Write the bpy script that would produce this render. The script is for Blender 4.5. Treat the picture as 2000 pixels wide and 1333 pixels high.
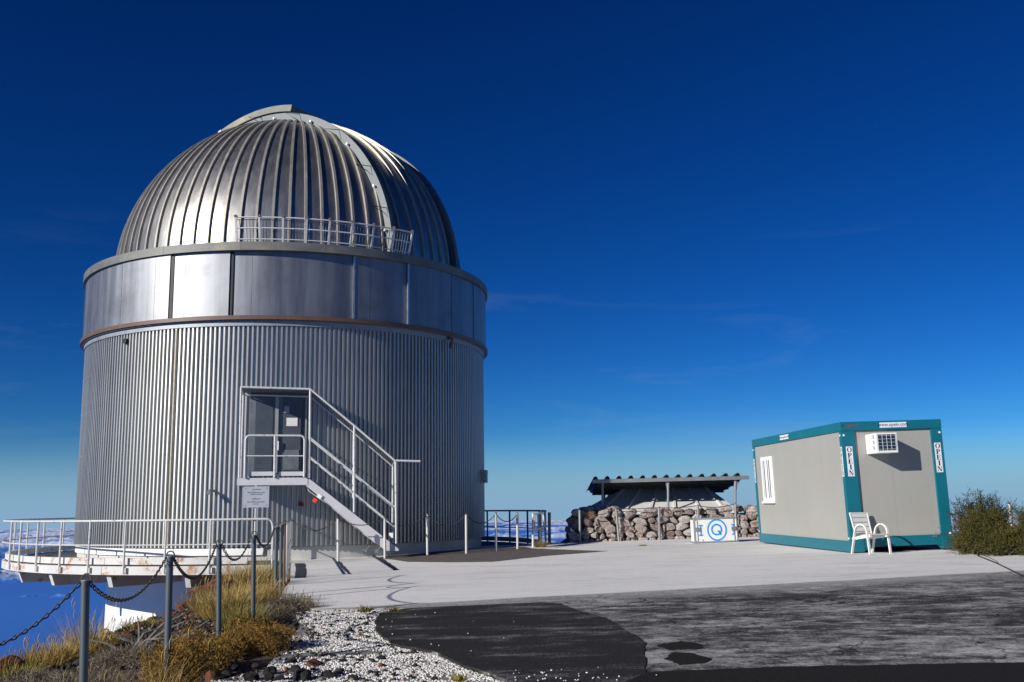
import bpy, bmesh, math, random
import numpy as np
from mathutils import Matrix, Vector, Euler
for o in list(bpy.data.objects): bpy.data.objects.remove(o)
SC = bpy.context.scene
COL = SC.collection
R = math.radians
rnd = random.Random(7)
nrs = np.random.RandomState(5)

# ------------------------------------------------------------ camera
F, PIT, ROL = 1914.0, R(9.447), 0.014
CP, SP, CR, SR = math.cos(PIT), math.sin(PIT), math.cos(ROL), math.sin(ROL)
cam_d = bpy.data.cameras.new('camera'); cam = bpy.data.objects.new('camera', cam_d); COL.objects.link(cam)
r0, u0, f0 = Vector((1, 0, 0)), Vector((0, -SP, CP)), Vector((0, CP, SP))
Rv = r0*CR - u0*SR; Uv = r0*SR + u0*CR
cam.matrix_world = Matrix(((Rv.x, Uv.x, -f0.x, 0), (Rv.y, Uv.y, -f0.y, 0), (Rv.z, Uv.z, -f0.z, 0), (0, 0, 0, 1)))
cam_d.sensor_width = 36; cam_d.lens = 36*F/2000
cam_d.clip_start = 0.1; cam_d.clip_end = 400000
SC.camera = cam

def ray(px, py):
    x, y = px-1000, py-666.5
    x, y = x*CR - y*SR, x*SR + y*CR
    u = -y
    return Vector((x, F*CP-u*SP, F*SP+u*CP))
GA, GB = -1.18, 0.0175
def gz(x): return GA + GB*x
def gnd(px, py):                      # pixel -> point on the (slightly tilted) ground plane
    r = ray(px, py); return r*(GA/(r.z-GB*r.x))
def atY(px, py, Y):
    r = ray(px, py); return r*(Y/r.y)

# ------------------------------------------------------------ world and sun
SUN_EL = R(22.5); SUN_DIR = Vector((-0.78*math.cos(SUN_EL), -0.625*math.cos(SUN_EL), math.sin(SUN_EL))).normalized()
W = bpy.data.worlds.new('World'); SC.world = W; W.use_nodes = True
nt = W.node_tree; nt.nodes.clear()
def wn(t, **k):
    n = nt.nodes.new(t)
    for a, b in k.items(): setattr(n, a, b)
    return n
sky = wn('ShaderNodeTexSky', sky_type='NISHITA', sun_disc=False, sun_elevation=SUN_EL,
         sun_rotation=math.atan2(SUN_DIR.x, SUN_DIR.y), altitude=2400, air_density=1.0, dust_density=0.1, ozone_density=6.5)
hs = wn('ShaderNodeHueSaturation'); hs.inputs['Saturation'].default_value = 1.18; hs.inputs['Value'].default_value = 1.0
tint = wn('ShaderNodeMix', data_type='RGBA', blend_type='MULTIPLY'); tint.inputs[0].default_value = 1.0
tint.inputs[7].default_value = (0.70, 0.86, 1.0, 1)
# thin cirrus wisps, a property of the sky (direction noise)
tc = wn('ShaderNodeTexCoord'); mp = wn('ShaderNodeMapping'); mp.inputs['Rotation'].default_value = (0.0, R(-24), 0)
mp.inputs['Scale'].default_value = (1.3, 1.3, 9.0)
n1 = wn('ShaderNodeTexNoise'); n1.inputs['Scale'].default_value = 2.3; n1.inputs['Detail'].default_value = 8; n1.inputs['Roughness'].default_value = 0.62
n1.inputs['Distortion'].default_value = 0.6
cr = wn('ShaderNodeMapRange'); cr.inputs[1].default_value = 0.53; cr.inputs[2].default_value = 0.85; cr.inputs[3].default_value = 0; cr.inputs[4].default_value = 0.34
sep = wn('ShaderNodeSeparateXYZ')
lowm = wn('ShaderNodeMapRange'); lowm.inputs[1].default_value = 0.30; lowm.inputs[2].default_value = 0.05; lowm.inputs[3].default_value = 0; lowm.inputs[4].default_value = 1
mul = wn('ShaderNodeMath', operation='MULTIPLY')
cir = wn('ShaderNodeMix', data_type='RGBA'); cir.inputs[7].default_value = (2.3, 3.3, 4.4, 1)
bg = wn('ShaderNodeBackground'); bg.inputs['Strength'].default_value = 0.10
out = wn('ShaderNodeOutputWorld')
L = nt.links.new
L(sky.outputs[0], hs.inputs['Color']); L(hs.outputs[0], tint.inputs[6])
L(tc.outputs['Generated'], mp.inputs[0]); L(mp.outputs[0], n1.inputs['Vector']); L(n1.outputs[0], cr.inputs[0])
L(tc.outputs['Generated'], sep.inputs[0]); L(sep.outputs[2], lowm.inputs[0])
L(cr.outputs[0], mul.inputs[0]); L(lowm.outputs[0], mul.inputs[1]); L(mul.outputs[0], cir.inputs[0])
sc_ = wn('ShaderNodeSeparateColor'); cc_ = wn('ShaderNodeCombineColor'); L(tint.outputs[2], sc_.inputs[0])
for i_, (a_, g_) in enumerate(((1.05, 1.38), (1.02, 1.46), (.78, 1.40))):      # deep high-altitude polarised blue
    m1 = wn('ShaderNodeMath', operation='MULTIPLY'); m1.inputs[1].default_value = .1; m2 = wn('ShaderNodeMath', operation='POWER'); m2.inputs[1].default_value = g_
    m3 = wn('ShaderNodeMath', operation='MULTIPLY'); m3.inputs[1].default_value = 10*a_
    L(sc_.outputs[i_], m1.inputs[0]); L(m1.outputs[0], m2.inputs[0]); L(m2.outputs[0], m3.inputs[0]); L(m3.outputs[0], cc_.inputs[i_])
hzm = wn('ShaderNodeMapRange', interpolation_type='SMOOTHSTEP'); hzm.inputs[1].default_value = .075; hzm.inputs[2].default_value = -.01; hzm.inputs[3].default_value = 0; hzm.inputs[4].default_value = 1
hzx = wn('ShaderNodeMix', data_type='RGBA'); hzx.inputs[7].default_value = (2.15, 3.75, 5.4, 1)       # pale blue air at the horizon
L(sep.outputs[2], hzm.inputs[0]); L(hzm.outputs[0], hzx.inputs[0]); L(cc_.outputs[0], hzx.inputs[6]); L(hzx.outputs[2], cir.inputs[6]); L(cir.outputs[2], bg.inputs[0]); L(bg.outputs[0], out.inputs[0])

sd = bpy.data.lights.new('sun', 'SUN'); so = bpy.data.objects.new('sun', sd); COL.objects.link(so)
sd.energy = 5.0; sd.angle = R(0.53); sd.color = (1.0, 0.95, 0.87)
so.rotation_euler = (-SUN_DIR).to_track_quat('-Z', 'Y').to_euler(); so.location = (-30, -25, 25)
vs = SC.view_settings; vs.view_transform = 'Standard'; vs.look = 'None'; vs.gamma = 1; vs.exposure = 0.12; vs.use_curve_mapping = False
SC.render.engine = 'CYCLES'

# ------------------------------------------------------------ material helpers
class NT:
    def __init__(s, name):
        s.m = bpy.data.materials.new(name); s.m.use_nodes = True; s.t = s.m.node_tree; s.t.nodes.clear()
        s.o = s.n('ShaderNodeOutputMaterial'); s.b = s.n('ShaderNodeBsdfPrincipled'); s.l(s.b.outputs[0], s.o.inputs[0])
        s.tc = s.n('ShaderNodeTexCoord')
    def n(s, t, **k):
        x = s.t.nodes.new(t)
        for a, b in k.items(): setattr(x, a, b)
        return x
    def l(s, a, b): s.t.links.new(a, b)
    def inp(s, sock, v):
        if hasattr(v, 'is_linked'): s.l(v, sock)
        else: sock.default_value = v
    def map(s, scale=(1, 1, 1), rot=(0, 0, 0), co='Object'):
        m = s.n('ShaderNodeMapping'); m.inputs['Scale'].default_value = scale; m.inputs['Rotation'].default_value = rot
        s.l(s.tc.outputs[co], m.inputs[0]); return m.outputs[0]
    def noise(s, scale, detail=6, rough=.55, vec=None, dist=0):
        n = s.n('ShaderNodeTexNoise'); n.inputs['Scale'].default_value = scale; n.inputs['Detail'].default_value = detail
        n.inputs['Roughness'].default_value = rough; n.inputs['Distortion'].default_value = dist
        s.l(vec if vec is not None else s.tc.outputs['Object'], n.inputs['Vector']); return n.outputs[0]
    def rng(s, v, a, b, c=0., d=1., smooth=False):
        n = s.n('ShaderNodeMapRange'); s.inp(n.inputs[0], v)
        if smooth: n.interpolation_type = 'SMOOTHSTEP'
        for i, q in enumerate((a, b, c, d)): n.inputs[i+1].default_value = q
        return n.outputs[0]
    def mix(s, fac, a, b, mode='MIX'):
        n = s.n('ShaderNodeMix', data_type='RGBA', blend_type=mode)
        s.inp(n.inputs[0], fac)
        for k, v in ((6, a), (7, b)):
            if isinstance(v, tuple): n.inputs[k].default_value = (*v[:3], 1)
            else: s.l(v, n.inputs[k])
        return n.outputs[2]
    def math(s, op, a, b=0.):
        n = s.n('ShaderNodeMath', operation=op); s.inp(n.inputs[0], a); s.inp(n.inputs[1], b); return n.outputs[0]
    def bump(s, h, strength=.3, dist=.02):
        n = s.n('ShaderNodeBump'); n.inputs['Strength'].default_value = strength; n.inputs['Distance'].default_value = dist
        s.l(h, n.inputs['Height']); s.l(n.outputs[0], s.b.inputs['Normal'])
    def col(s, v):
        if isinstance(v, tuple): s.b.inputs['Base Color'].default_value = (*v[:3], 1)
        else: s.l(v, s.b.inputs['Base Color'])
    def set(s, **k):
        for a, v in k.items(): s.inp(s.b.inputs[a.replace('_', ' ')], v)
    def rand(s):
        n = s.n('ShaderNodeObjectInfo'); return n.outputs['Random']

MATS = {}
def simple(name, c, rough=.6, metal=0., var=.15, sc=6., bump=0., bsc=60., spec=.5):
    if name in MATS: return MATS[name]
    t = NT(name)
    a = tuple(max(0, x*(1-var)) for x in c); b = tuple(min(1, x*(1+var)) for x in c)
    t.col(t.mix(t.rng(t.noise(sc), .3, .7), a, b))
    t.set(Roughness=rough, Metallic=metal); t.b.inputs['Specular IOR Level'].default_value = spec
    if bump: t.bump(t.noise(bsc, 3), bump, .01)
    MATS[name] = t.m; return t.m

def painted(name, c, rust=.5, rustc=(.28, .10, .03), sc=5., rough=.5, metal=0.):
    """paint with rust blooming through"""
    t = NT(name)
    n = t.noise(sc, 9, .68); n2 = t.noise(sc*6, 5, .6)
    base = t.mix(t.rng(t.noise(2.2), .3, .7), tuple(x*.86 for x in c), c)
    f = t.rng(t.math('ADD', n, t.math('MULTIPLY', n2, .25)), .92-rust*.28, .98-rust*.2)
    rc = t.mix(n2, tuple(x*.5 for x in rustc), tuple(min(1, x*1.7) for x in rustc))
    t.col(t.mix(f, base, rc)); t.set(Roughness=t.rng(f, 0, 1, rough, .85), Metallic=metal)
    t.bump(f, .25, .003); MATS[name] = t.m; return t.m

def metal(name, c, rough=(.34, .5), metallic=.92, streak=(7, 7, .5), stain=.25, dent=.10, stainc=None, dsc=1.3):
    t = NT(name)
    st = t.noise(1.0, 8, .6, t.map(streak)); bl = t.noise(.9, 6, .6); fn = t.noise(55, 2, .5)
    a = t.mix(t.rng(st, .3, .72), tuple(x*(1-stain) for x in c), c)
    bc = stainc or tuple(x*(1-stain*1.3) for x in c)
    a = t.mix(t.rng(bl, .50, .74, 0, .8), a, bc)
    t.col(a)
    t.set(Metallic=metallic, Roughness=t.rng(t.math('ADD', t.math('MULTIPLY', st, .7), t.math('MULTIPLY', fn, .3)), .3, .7, rough[0], rough[1]))
    if dent: t.bump(t.noise(dsc, 3, .5), dent, .06)
    MATS[name] = t.m; return t.m

metal('dome_metal', (.40, .395, .38), (.33, .46), .95, (5, 5, .6), .16, .10)
metal('rib_metal', (.46, .43, .37), (.48, .62), .7, (6, 6, 2), .25, 0)
metal('band_metal', (.30, .31, .33), (.42, .60), .93, (3.2, 3.2, .25), .38, .16, None, .8)
metal('corr_metal', (.50, .505, .49), (.40, .58), .78, (9, 9, .35), .22, .05)
metal('galv', (.33, .355, .37), (.5, .68), .6, (4, 4, 4), .25, 0)
metal('galv_dark', (.22, .25, .27), (.5, .7), .6, (4, 4, 4), .3, 0)
metal('ring_metal', (.20, .205, .19), (.55, .72), .55, (2, 2, 5), .3, 0, (.34, .30, .20))
metal('arch_metal', (.20, .22, .225), (.55, .7), .5, (9, 9, 9), .3, 0)
metal('alu', (.62, .64, .66), (.3, .45), .9, (8, 8, 8), .15, 0)
painted('rust', (.13, .072, .042), .75, (.22, .085, .03))
painted('white_rust', (.66, .65, .61), .90, (.34, .15, .05), 3.2)
painted('white_pipe', (.63, .63, .62), .80, (.13, .09, .07), 12.)
painted('white_beam', (.66, .65, .67), .26, (.45, .25, .10), 4.)
painted('white_post', (.62, .60, .57), .72, (.26, .09, .03), 7.)
painted('chain', (.10, .085, .07), .6, (.20, .09, .04), 30., .6, .5)
painted('post_grey', (.105, .125, .135), .22, (.16, .10, .06), 9., .5, .35)
simple('white_wall', (.82, .82, .81), .8, 0, .05, 1.4, .12, 40)
simple('plinth', (.52, .52, .50), .85, 0, .14, 2.2, .2, 30)
simple('deck', (.075, .08, .085), .8, 0, .25, 3, .3, 40)
simple('teal', (.005, .135, .185), .38, 0, .06, 2)
simple('cabin_panel', (.335, .333, .305), .45, 0, .035, .9)
simple('white_plastic', (.78, .78, .76), .4, 0, .04, 4)
simple('chair_white', (.76, .745, .70), .5, 0, .06, 6)
simple('sticker', (.74, .75, .79), .35, 0, .04, 12)
simple('ink', (.012, .012, .015), .4, 0, 0)
simple('ink_red', (.30, .02, .015), .4, 0, 0)
simple('sign_grey', (.44, .46, .50), .45, .2, .05, 8)
simple('cyan', (.0, .30, .86), .45, 0, .04, 8)
simple('box_white', (.78, .76, .72), .5, 0, .06, 5)
simple('black', (.012, .012, .013), .6, 0, .2)
simple('dark_glass', (.015, .03, .06), .12, 0, .2, 3)
simple('door_grey', (.085, .10, .12), .42, .3, .14, 3)
simple('door_light', (.34, .35, .35), .45, .2, .1, 3)
simple('paper', (.72, .72, .68), .6, 0, .04)
simple('alarm', (.14, .012, .012), .5, 0, .1); simple('red', (.62, .05, .03), .5, 0, .1)
simple('mound_white', (.66, .65, .62), .75, 0, .08, 2.0, .1, 25)
simple('roof_dark', (.05, .055, .06), .6, .4, .25, 3)
simple('mortar', (.045, .035, .03), .95, 0, .4, 9, .6, 40)
simple('lava', (.024, .022, .021), .95, 0, .45, 14, .8, 45)
simple('lava_red', (.15, .05, .024), .95, 0, .4, 10, .8, 40)
simple('wood_grey', (.17, .155, .135), .9, 0, .35, 14, .5, 40)
simple('cable', (.02, .02, .02), .6, 0, 0)
simple('pad_dark', (.020, .025, .045), .7, 0, .3, 9)

# ------------------------------------------------------------ mesh helpers
class MB:
    def __init__(s): s.v = []; s.f = []
    def add(s, vs, fs):
        k = len(s.v); s.v += [tuple(v) for v in vs]; s.f += [tuple(i+k for i in f) for f in fs]; return s
    def box(s, lo, hi, M=None):
        (a, b, c), (d, e, g) = lo, hi
        vs = [Vector(q) for q in ((a, b, c), (d, b, c), (d, e, c), (a, e, c), (a, b, g), (d, b, g), (d, e, g), (a, e, g))]
        if M is not None: vs = [M @ v for v in vs]
        return s.add(vs, [(0, 3, 2, 1), (4, 5, 6, 7), (0, 1, 5, 4), (1, 2, 6, 5), (2, 3, 7, 6), (3, 0, 4, 7)])
    def hexa(s, p):        # 8 points, bottom ring then top ring
        return s.add(p, [(0, 3, 2, 1), (4, 5, 6, 7), (0, 1, 5, 4), (1, 2, 6, 5), (2, 3, 7, 6), (3, 0, 4, 7)])
    def tube(s, pts, r, n=8, closed=False, cap=True):
        pts = [Vector(p) for p in pts]; m = len(pts); rings = []
        rr = r if isinstance(r, (list, tuple)) else [r]*m
        ref = None
        for i in range(m):
            if closed: t = pts[(i+1) % m]-pts[i-1]
            else: t = pts[min(i+1, m-1)]-pts[max(i-1, 0)]
            t.normalize()
            if ref is None: ref = Vector((0, 0, 1)) if abs(t.z) < .9 else Vector((1, 0, 0))
            a = (ref - t*ref.dot(t))
            if a.length < 1e-4: a = t.orthogonal()
            a.normalize(); ref = a; b = t.cross(a)
            rings.append([pts[i]+(a*math.cos(2*math.pi*j/n)+b*math.sin(2*math.pi*j/n))*rr[i] for j in range(n)])
        k0 = 0; vs = [v for q in rings for v in q]; fs = []
        for i in range(m if closed else m-1):
            i2 = (i+1) % m
            for j in range(n): fs.append((i*n+j, i*n+(j+1) % n, i2*n+(j+1) % n, i2*n+j))
        if cap and not closed: fs += [tuple(range(n-1, -1, -1)), tuple((m-1)*n+j for j in range(n))]
        return s.add(vs, fs)
    def bar(s, a, b, w, h, up=Vector((0, 0, 1))):     # box bar from a to b
        a, b = Vector(a), Vector(b); t = (b-a).normalized(); x = t.cross(up)
        if x.length < 1e-4: x = t.orthogonal()
        x.normalize(); y = x.cross(t)
        q = [(-1, -1), (1, -1), (1, 1), (-1, 1)]
        p = [a+x*i*w/2+y*j*h/2 for i, j in q]+[b+x*i*w/2+y*j*h/2 for i, j in q]
        return s.hexa(p)
    def poly(s, pts, n, th):   # extruded planar polygon
        pts = [Vector(p) for p in pts]; k = len(pts); n = Vector(n)
        return s.add(pts+[p+n*th for p in pts], [tuple(range(k-1, -1, -1)), tuple(range(k, 2*k))]+[(i, (i+1) % k, k+(i+1) % k, k+i) for i in range(k)])
    def build(s, name, m, parent=None, smooth=False, bevel=0, M=None):
        me = bpy.data.meshes.new(name); me.from_pydata([tuple(v) for v in s.v], [], s.f); me.validate()
        return mkobj(name, me, m, parent, smooth, bevel, M)
def fixn(me):
    bm = bmesh.new(); bm.from_mesh(me); bmesh.ops.recalc_face_normals(bm, faces=bm.faces); bm.to_mesh(me); bm.free()
def mkobj(name, me, m, parent=None, smooth=False, bevel=0, M=None, fix=True):
    if fix: fixn(me)
    if m is not None:
        me.materials.clear(); me.materials.append(MATS[m] if isinstance(m, str) else m)
    if smooth:
        me.polygons.foreach_set('use_smooth', [True]*len(me.polygons))
        if smooth != 'all': me.set_sharp_from_angle(angle=R(38))
    o = bpy.data.objects.new(name, me); COL.objects.link(o)
    place(o, parent, M)
    if bevel:
        b = o.modifiers.new('bevel', 'BEVEL'); b.width = bevel; b.segments = 2; b.limit_method = 'ANGLE'; b.angle_limit = R(40)
    return o
WM = {}
def place(o, parent=None, M=None):
    M = M if M is not None else Matrix.Identity(4)
    if parent is not None:
        o.parent = parent; o.matrix_parent_inverse = WM[parent.name].inverted()
    o.matrix_basis = M; WM[o.name] = M.copy()
def tag(o, label=None, cat=None, group=None, kind=None):
    if label: o['label'] = label
    if cat: o['category'] = cat
    if group: o['group'] = group
    if kind: o['kind'] = kind
    return o
def thing(name, label, cat, loc=(0, 0, 0), group=None, M=None):
    o = bpy.data.objects.new(name, None); COL.objects.link(o); o.empty_display_size = .2
    place(o, None, M if M is not None else Matrix.Translation(Vector(loc)))
    return tag(o, label, cat, group)
def share(src, name, parent, M):
    o = bpy.data.objects.new(name, src.data); COL.objects.link(o); place(o, parent, M); return o

def vnoise(x, y, seed=0):      # smooth value noise, numpy
    xi, yi = np.floor(x).astype(int), np.floor(y).astype(int); fx, fy = x-xi, y-yi
    def h(a, b):
        q = np.sin(a*127.1+b*311.7+seed*74.7)*43758.5453; return q-np.floor(q)
    u, v = fx*fx*(3-2*fx), fy*fy*(3-2*fy)
    return (h(xi, yi)*(1-u)+h(xi+1, yi)*u)*(1-v)+(h(xi, yi+1)*(1-u)+h(xi+1, yi+1)*u)*v
def fbm(x, y, oct=5, seed=0, g=.5):
    s = 0; a = 1; t = 0
    for i in range(oct):
        s = s+a*vnoise(x*2**i+i*17.3, y*2**i-i*9.1, seed+i); t += a; a *= g
    return s/t
def np_mesh(name, v, f):
    me = bpy.data.meshes.new(name); nv, nf = len(v), len(f); k = f.shape[1]
    me.vertices.add(nv); me.vertices.foreach_set('co', v.astype(np.float32).ravel())
    me.loops.add(nf*k); me.loops.foreach_set('vertex_index', f.astype(np.int32).ravel())
    me.polygons.add(nf); me.polygons.foreach_set('loop_start', np.arange(0, nf*k, k, dtype=np.int32))
    me.polygons.foreach_set('loop_total', np.full(nf, k, dtype=np.int32)); me.update(calc_edges=True); return me

# ============================================================ TERRAIN
PLAT = np.array([(-3.6, -6), (-4.0, 4), (-4.25, 7), (-4.4, 10), (-4.45, 13.5), (-5.0, 16.5), (-5.0, 20), (-5.9, 24.5), (-5.0, 30.5), (0.5, 29.6), (2.0, 31), (2.0, 37), (9, 37), (10.5, 27), (12.5, 22), (17, 16), (18, -6)])
def sdist(x, y):
    best = np.full(x.shape, 1e9); inside = np.zeros(x.shape, bool); n = len(PLAT)
    for i in range(n):
        ax, ay = PLAT[i]; bx, by = PLAT[(i+1) % n]; dx, dy = bx-ax, by-ay
        t = np.clip(((x-ax)*dx+(y-ay)*dy)/(dx*dx+dy*dy), 0, 1)
        best = np.minimum(best, np.hypot(x-ax-t*dx, y-ay-t*dy))
        c = ((ay > y) != (by > y)) & (x < (bx-ax)*(y-ay)/(by-ay+1e-12)+ax); inside ^= c
    return np.where(inside, -best, best)
PADEDGE_Y = [0, 6, 9, 12.2, 14.2, 17.2, 24.8, 40]; PADEDGE_X = [-1.9, -2.2, -2.3, -2.42, -3.34, -3.85, -5.55, -5.55]
def terr(x, y):
    x = np.asarray(x, float); y = np.asarray(y, float)
    d = sdist(x, y); base = GA+GB*x-.06
    edge = np.interp(y, PADEDGE_Y, PADEDGE_X)
    left = np.clip(edge-x, 0, 3.2)
    near = np.clip((9.5-y)/3, 0, 1)
    z = base-left*.015-near*np.clip(left-.1, 0, .8)*.12
    rough = np.clip((edge+.3-x)/.6, 0, 1)
    z = z+rough*((fbm(x*1.1, y*1.1, 5, 3)-.5)*.22+(fbm(x*5, y*5, 3, 9)-.5)*.09)
    o = np.clip(d, 0, None)
    z = z-np.where(o > 0, .75*o**1.12, 0)+np.clip(o, 0, 4)*(fbm(x*.5, y*.5, 4, 5)-.5)*.5
    return z
xs = np.concatenate([np.linspace(-240, -14, 26), np.linspace(-13.8, -6.6, 40), np.arange(-6.5, -1.0, .06), np.linspace(-.95, 20, 60), np.linspace(21, 240, 24)])
ys = np.concatenate([np.linspace(-120, 1, 18), np.arange(1.3, 5, .3), np.arange(5, 20, .075), np.arange(20, 27, .2), np.linspace(27.2, 42, 40), np.linspace(44, 300, 24)])
gx, gy = np.meshgrid(xs, ys); v = np.stack([gx, gy, terr(gx, gy)], -1).reshape(-1, 3)
nx, ny = len(xs), len(ys)
idx = (np.arange(ny-1)[:, None]*nx+np.arange(nx-1)[None, :]).ravel()
f = np.stack([idx, idx+1, idx+nx+1, idx+nx], -1)
t = NT('lava_soil')
nA = t.noise(1.1, 8, .65); nB = t.noise(22, 6, .7); nC = t.noise(4.5, 6, .6)
c = t.mix(t.rng(nB, .35, .65), (.028, .022, .019), (.11, .085, .068))
c = t.mix(t.rng(nA, .48, .62), c, t.mix(nB, (.05, .018, .010), (.17, .060, .028)))
c = t.mix(t.rng(nC, .62, .72), c, (.20, .18, .15))
t.col(c); t.set(Roughness=.95); t.bump(nB, .9, .05); MATS['lava_soil'] = t.m
tag(mkobj('ground', np_mesh('ground', v, f), 'lava_soil', None, 'all', fix=False), kind='structure')

# ============================================================ PAVEMENT
t = NT('pavement')
sx = t.n('ShaderNodeSeparateXYZ'); t.l(t.tc.outputs['Object'], sx.inputs[0]); X_, Y_ = sx.outputs[0], sx.outputs[1]
s_ = t.math('SUBTRACT', t.math('SUBTRACT', Y_, 12.75), t.math('MULTIPLY', X_, .236))
warp = t.math('MULTIPLY', t.math('SUBTRACT', t.noise(.9, 5, .6), .5), 1.1)
fine = t.noise(38, 6, .8); med = t.noise(11, 7, .72)
patch = t.noise(.75, 9, .66, t.map((.6, 1.1, 1))); patch2 = t.noise(2.3, 8, .7, t.map((.6, 1.3, 1)))
full = t.rng(t.math('ADD', s_, t.math('MULTIPLY', warp, .25)), -.12, .18, smooth=True)
band = t.rng(t.math('ADD', s_, warp), -1.4, -.1, 0, .55, smooth=True)
pm = t.math('ADD', t.math('MULTIPLY', patch, .55), t.math('MULTIPLY', patch2, .45))
crisp = t.noise(5.2, 12, .82, t.map((.8, 1.1, 1)))
pz = t.math('ADD', t.math('ADD', pm, t.math('MULTIPLY', t.math('SUBTRACT', crisp, .5), .9)), t.math('MULTIPLY', t.math('SUBTRACT', fine, .5), .55))
pt = t.rng(pz, .45, .72, .02, .74)
wear = t.math('MAXIMUM', t.math('MULTIPLY', band, t.rng(t.math('ADD', t.math('MULTIPLY', med, .5), t.math('MULTIPLY', fine, .5)), .36, .62, .35, 1.15)), pt)
wm = t.math('MAXIMUM', full, wear)
asph = t.mix(t.rng(fine, .3, .75), (.014, .013, .0125), (.062, .057, .053))
white = t.mix(t.rng(med, .25, .75), (.68, .675, .655), (.80, .795, .775))
white = t.mix(t.rng(t.noise(1.3, 11, .78, t.map((.5, 1.6, 1))), .50, .70, 0, .70), white, (.40, .39, .37))
white = t.mix(t.rng(t.noise(.22, 4, .5), .45, .75, 0, .35), white, (.46, .45, .43))
# grit specks and cracks
white = t.mix(t.rng(t.noise(30, 2, .5), .72, .76, 0, .6), white, (.16, .12, .09))
vor = t.n('ShaderNodeTexVoronoi', feature='DISTANCE_TO_EDGE'); vor.inputs['Scale'].default_value = 1.15
wv = t.n('ShaderNodeVectorMath', operation='ADD'); nz = t.n('ShaderNodeTexNoise'); nz.inputs['Scale'].default_value = 1.7; nz.inputs['Detail'].default_value = 7
t.l(t.tc.outputs['Object'], nz.inputs['Vector']); t.l(nz.outputs[1], wv.inputs[0]); t.l(t.tc.outputs['Object'], wv.inputs[1]); t.l(wv.outputs[0], vor.inputs['Vector'])
crk = t.math('MULTIPLY', t.rng(vor.outputs[0], .0, .022, 1, 0), t.rng(t.noise(.55, 3), .46, .58))
crk = t.math('MULTIPLY', crk, t.rng(full, 0, 1, 1, .12))
c = t.mix(wm, asph, white); c = t.mix(t.math('MULTIPLY', crk, .9), c, (.012, .011, .011))
t.col(c); t.set(Roughness=t.rng(wm, 0, 1, .82, .9)); t.b.inputs['Specular IOR Level'].default_value = .1
t.bump(t.math('SUBTRACT', t.math('ADD', t.math('MULTIPLY', fine, .35), t.math('MULTIPLY', med, .3)), t.math('MULTIPLY', crk, 1.5)), .55, .012); MATS['pavement'] = t.m

def slab(name, pts, off, th, m, kind='structure', parent=None):
    mb = MB(); P = [Vector((p[0], p[1], gz(p[0])+off)) for p in pts]
    mb.poly([p-Vector((0, 0, th)) for p in P], (0, 0, 1), th)
    o = mb.build(name, m, parent)
    if kind: tag(o, kind=kind)
    return o
def rough_edge(pts, step, amp, seed, closed=True):
    rr = random.Random(seed); outp = []
    n = len(pts)
    for i in range(n if closed else n-1):
        a, b = Vector(pts[i][:2]), Vector(pts[(i+1) % n][:2]); k = max(1, int((b-a).length/step))
        for j in range(k):
            p = a.lerp(b, j/k); outp.append((p.x+rr.uniform(-amp, amp), p.y+rr.uniform(-amp, amp)))
    return outp
_g = lambda *q: tuple(gnd(*q)[:2])
pad_pts = [_g(1075, 1500), _g(1060, 1345), _g(1000, 1325), _g(905, 1293), _g(800, 1258), _g(765, 1245), _g(752, 1225), _g(752, 1203), _g(790, 1189), _g(735, 1188), _g(660, 1190), (-2.42, 12.2), (-2.95, 13.2), (-3.34, 14.2), (-3.85, 17.2), (-5.5, 24.6), (-5.0, 29.2), (0.4, 29.4), (2.2, 30.2), (10.5, 30.2), (12.2, 21.5), (16.5, 15.5), (17.5, -5), (.2, -5)]
pave = slab('pavement', pad_pts, 0, .45, 'pavement')

# freshly laid dark asphalt patch, with its own lip
t = NT('fresh_asphalt')
fn = t.noise(42, 6, .8); md = t.noise(2.2, 7, .65, t.map((.5, 1.2, 1)))
c = t.mix(t.rng(fn, .3, .72), (.014, .0138, .014), (.048, .047, .047))
c = t.mix(t.math('MULTIPLY', t.rng(t.math('ADD', md, t.math('MULTIPLY', t.math('SUBTRACT', fn, .5), .75)), .53, .78), .6), c, (.40, .40, .39))
t.col(c); t.set(Roughness=.9); t.b.inputs['Specular IOR Level'].default_value = .08; t.bump(fn, .6, .008); MATS['fresh_asphalt'] = t.m
ppx = [(745, 1197), (800, 1189), (930, 1183), (1060, 1178), (1095, 1180), (1130, 1194), (1185, 1208), (1215, 1228), (1248, 1246), (1261, 1258), (1257, 1274), (1262, 1290), (1260, 1306), (1266, 1345),
       (1030, 1345), (960, 1318), (905, 1300), (850, 1274), (765, 1258), (735, 1232), (733, 1212)]
slab('asphalt_patch', rough_edge([gnd(*p) for p in ppx], .10, .010, 3), .006, .02, 'fresh_asphalt')
t = NT('road_asphalt')
fn = t.noise(40, 6, .8)
c = t.mix(t.rng(fn, .3, .75), (.009, .0085, .008), (.036, .032, .029)); c = t.mix(t.rng(t.noise(26, 3), .70, .76, 0, .5), c, (.10, .06, .05))
t.col(c); t.set(Roughness=.9); t.b.inputs['Specular IOR Level'].default_value = .08; t.bump(fn, .6, .008); MATS['road_asphalt'] = t.m
rp = [gnd(1262, 1316), gnd(1500, 1305), gnd(1750, 1300), gnd(2060, 1296)]
slab('road', rough_edge([(p.x, p.y) for p in rp]+[(16, 7.9), (16, -4), (0.2, -4), (0.55, 6.4)], .13, .02, 5), .008, .02, 'road_asphalt')
# small bare repair patches
for k, q in enumerate(([(1280, 1262), (1330, 1254), (1365, 1258), (1372, 1268), (1310, 1270)], [(1330, 1300), (1300, 1288), (1310, 1276), (1345, 1276), (1392, 1288), (1372, 1296)])):
    slab('bare_patch', rough_edge([gnd(*p) for p in q], .06, .015, 20+k), .006, .008, 'road_asphalt')
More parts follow.
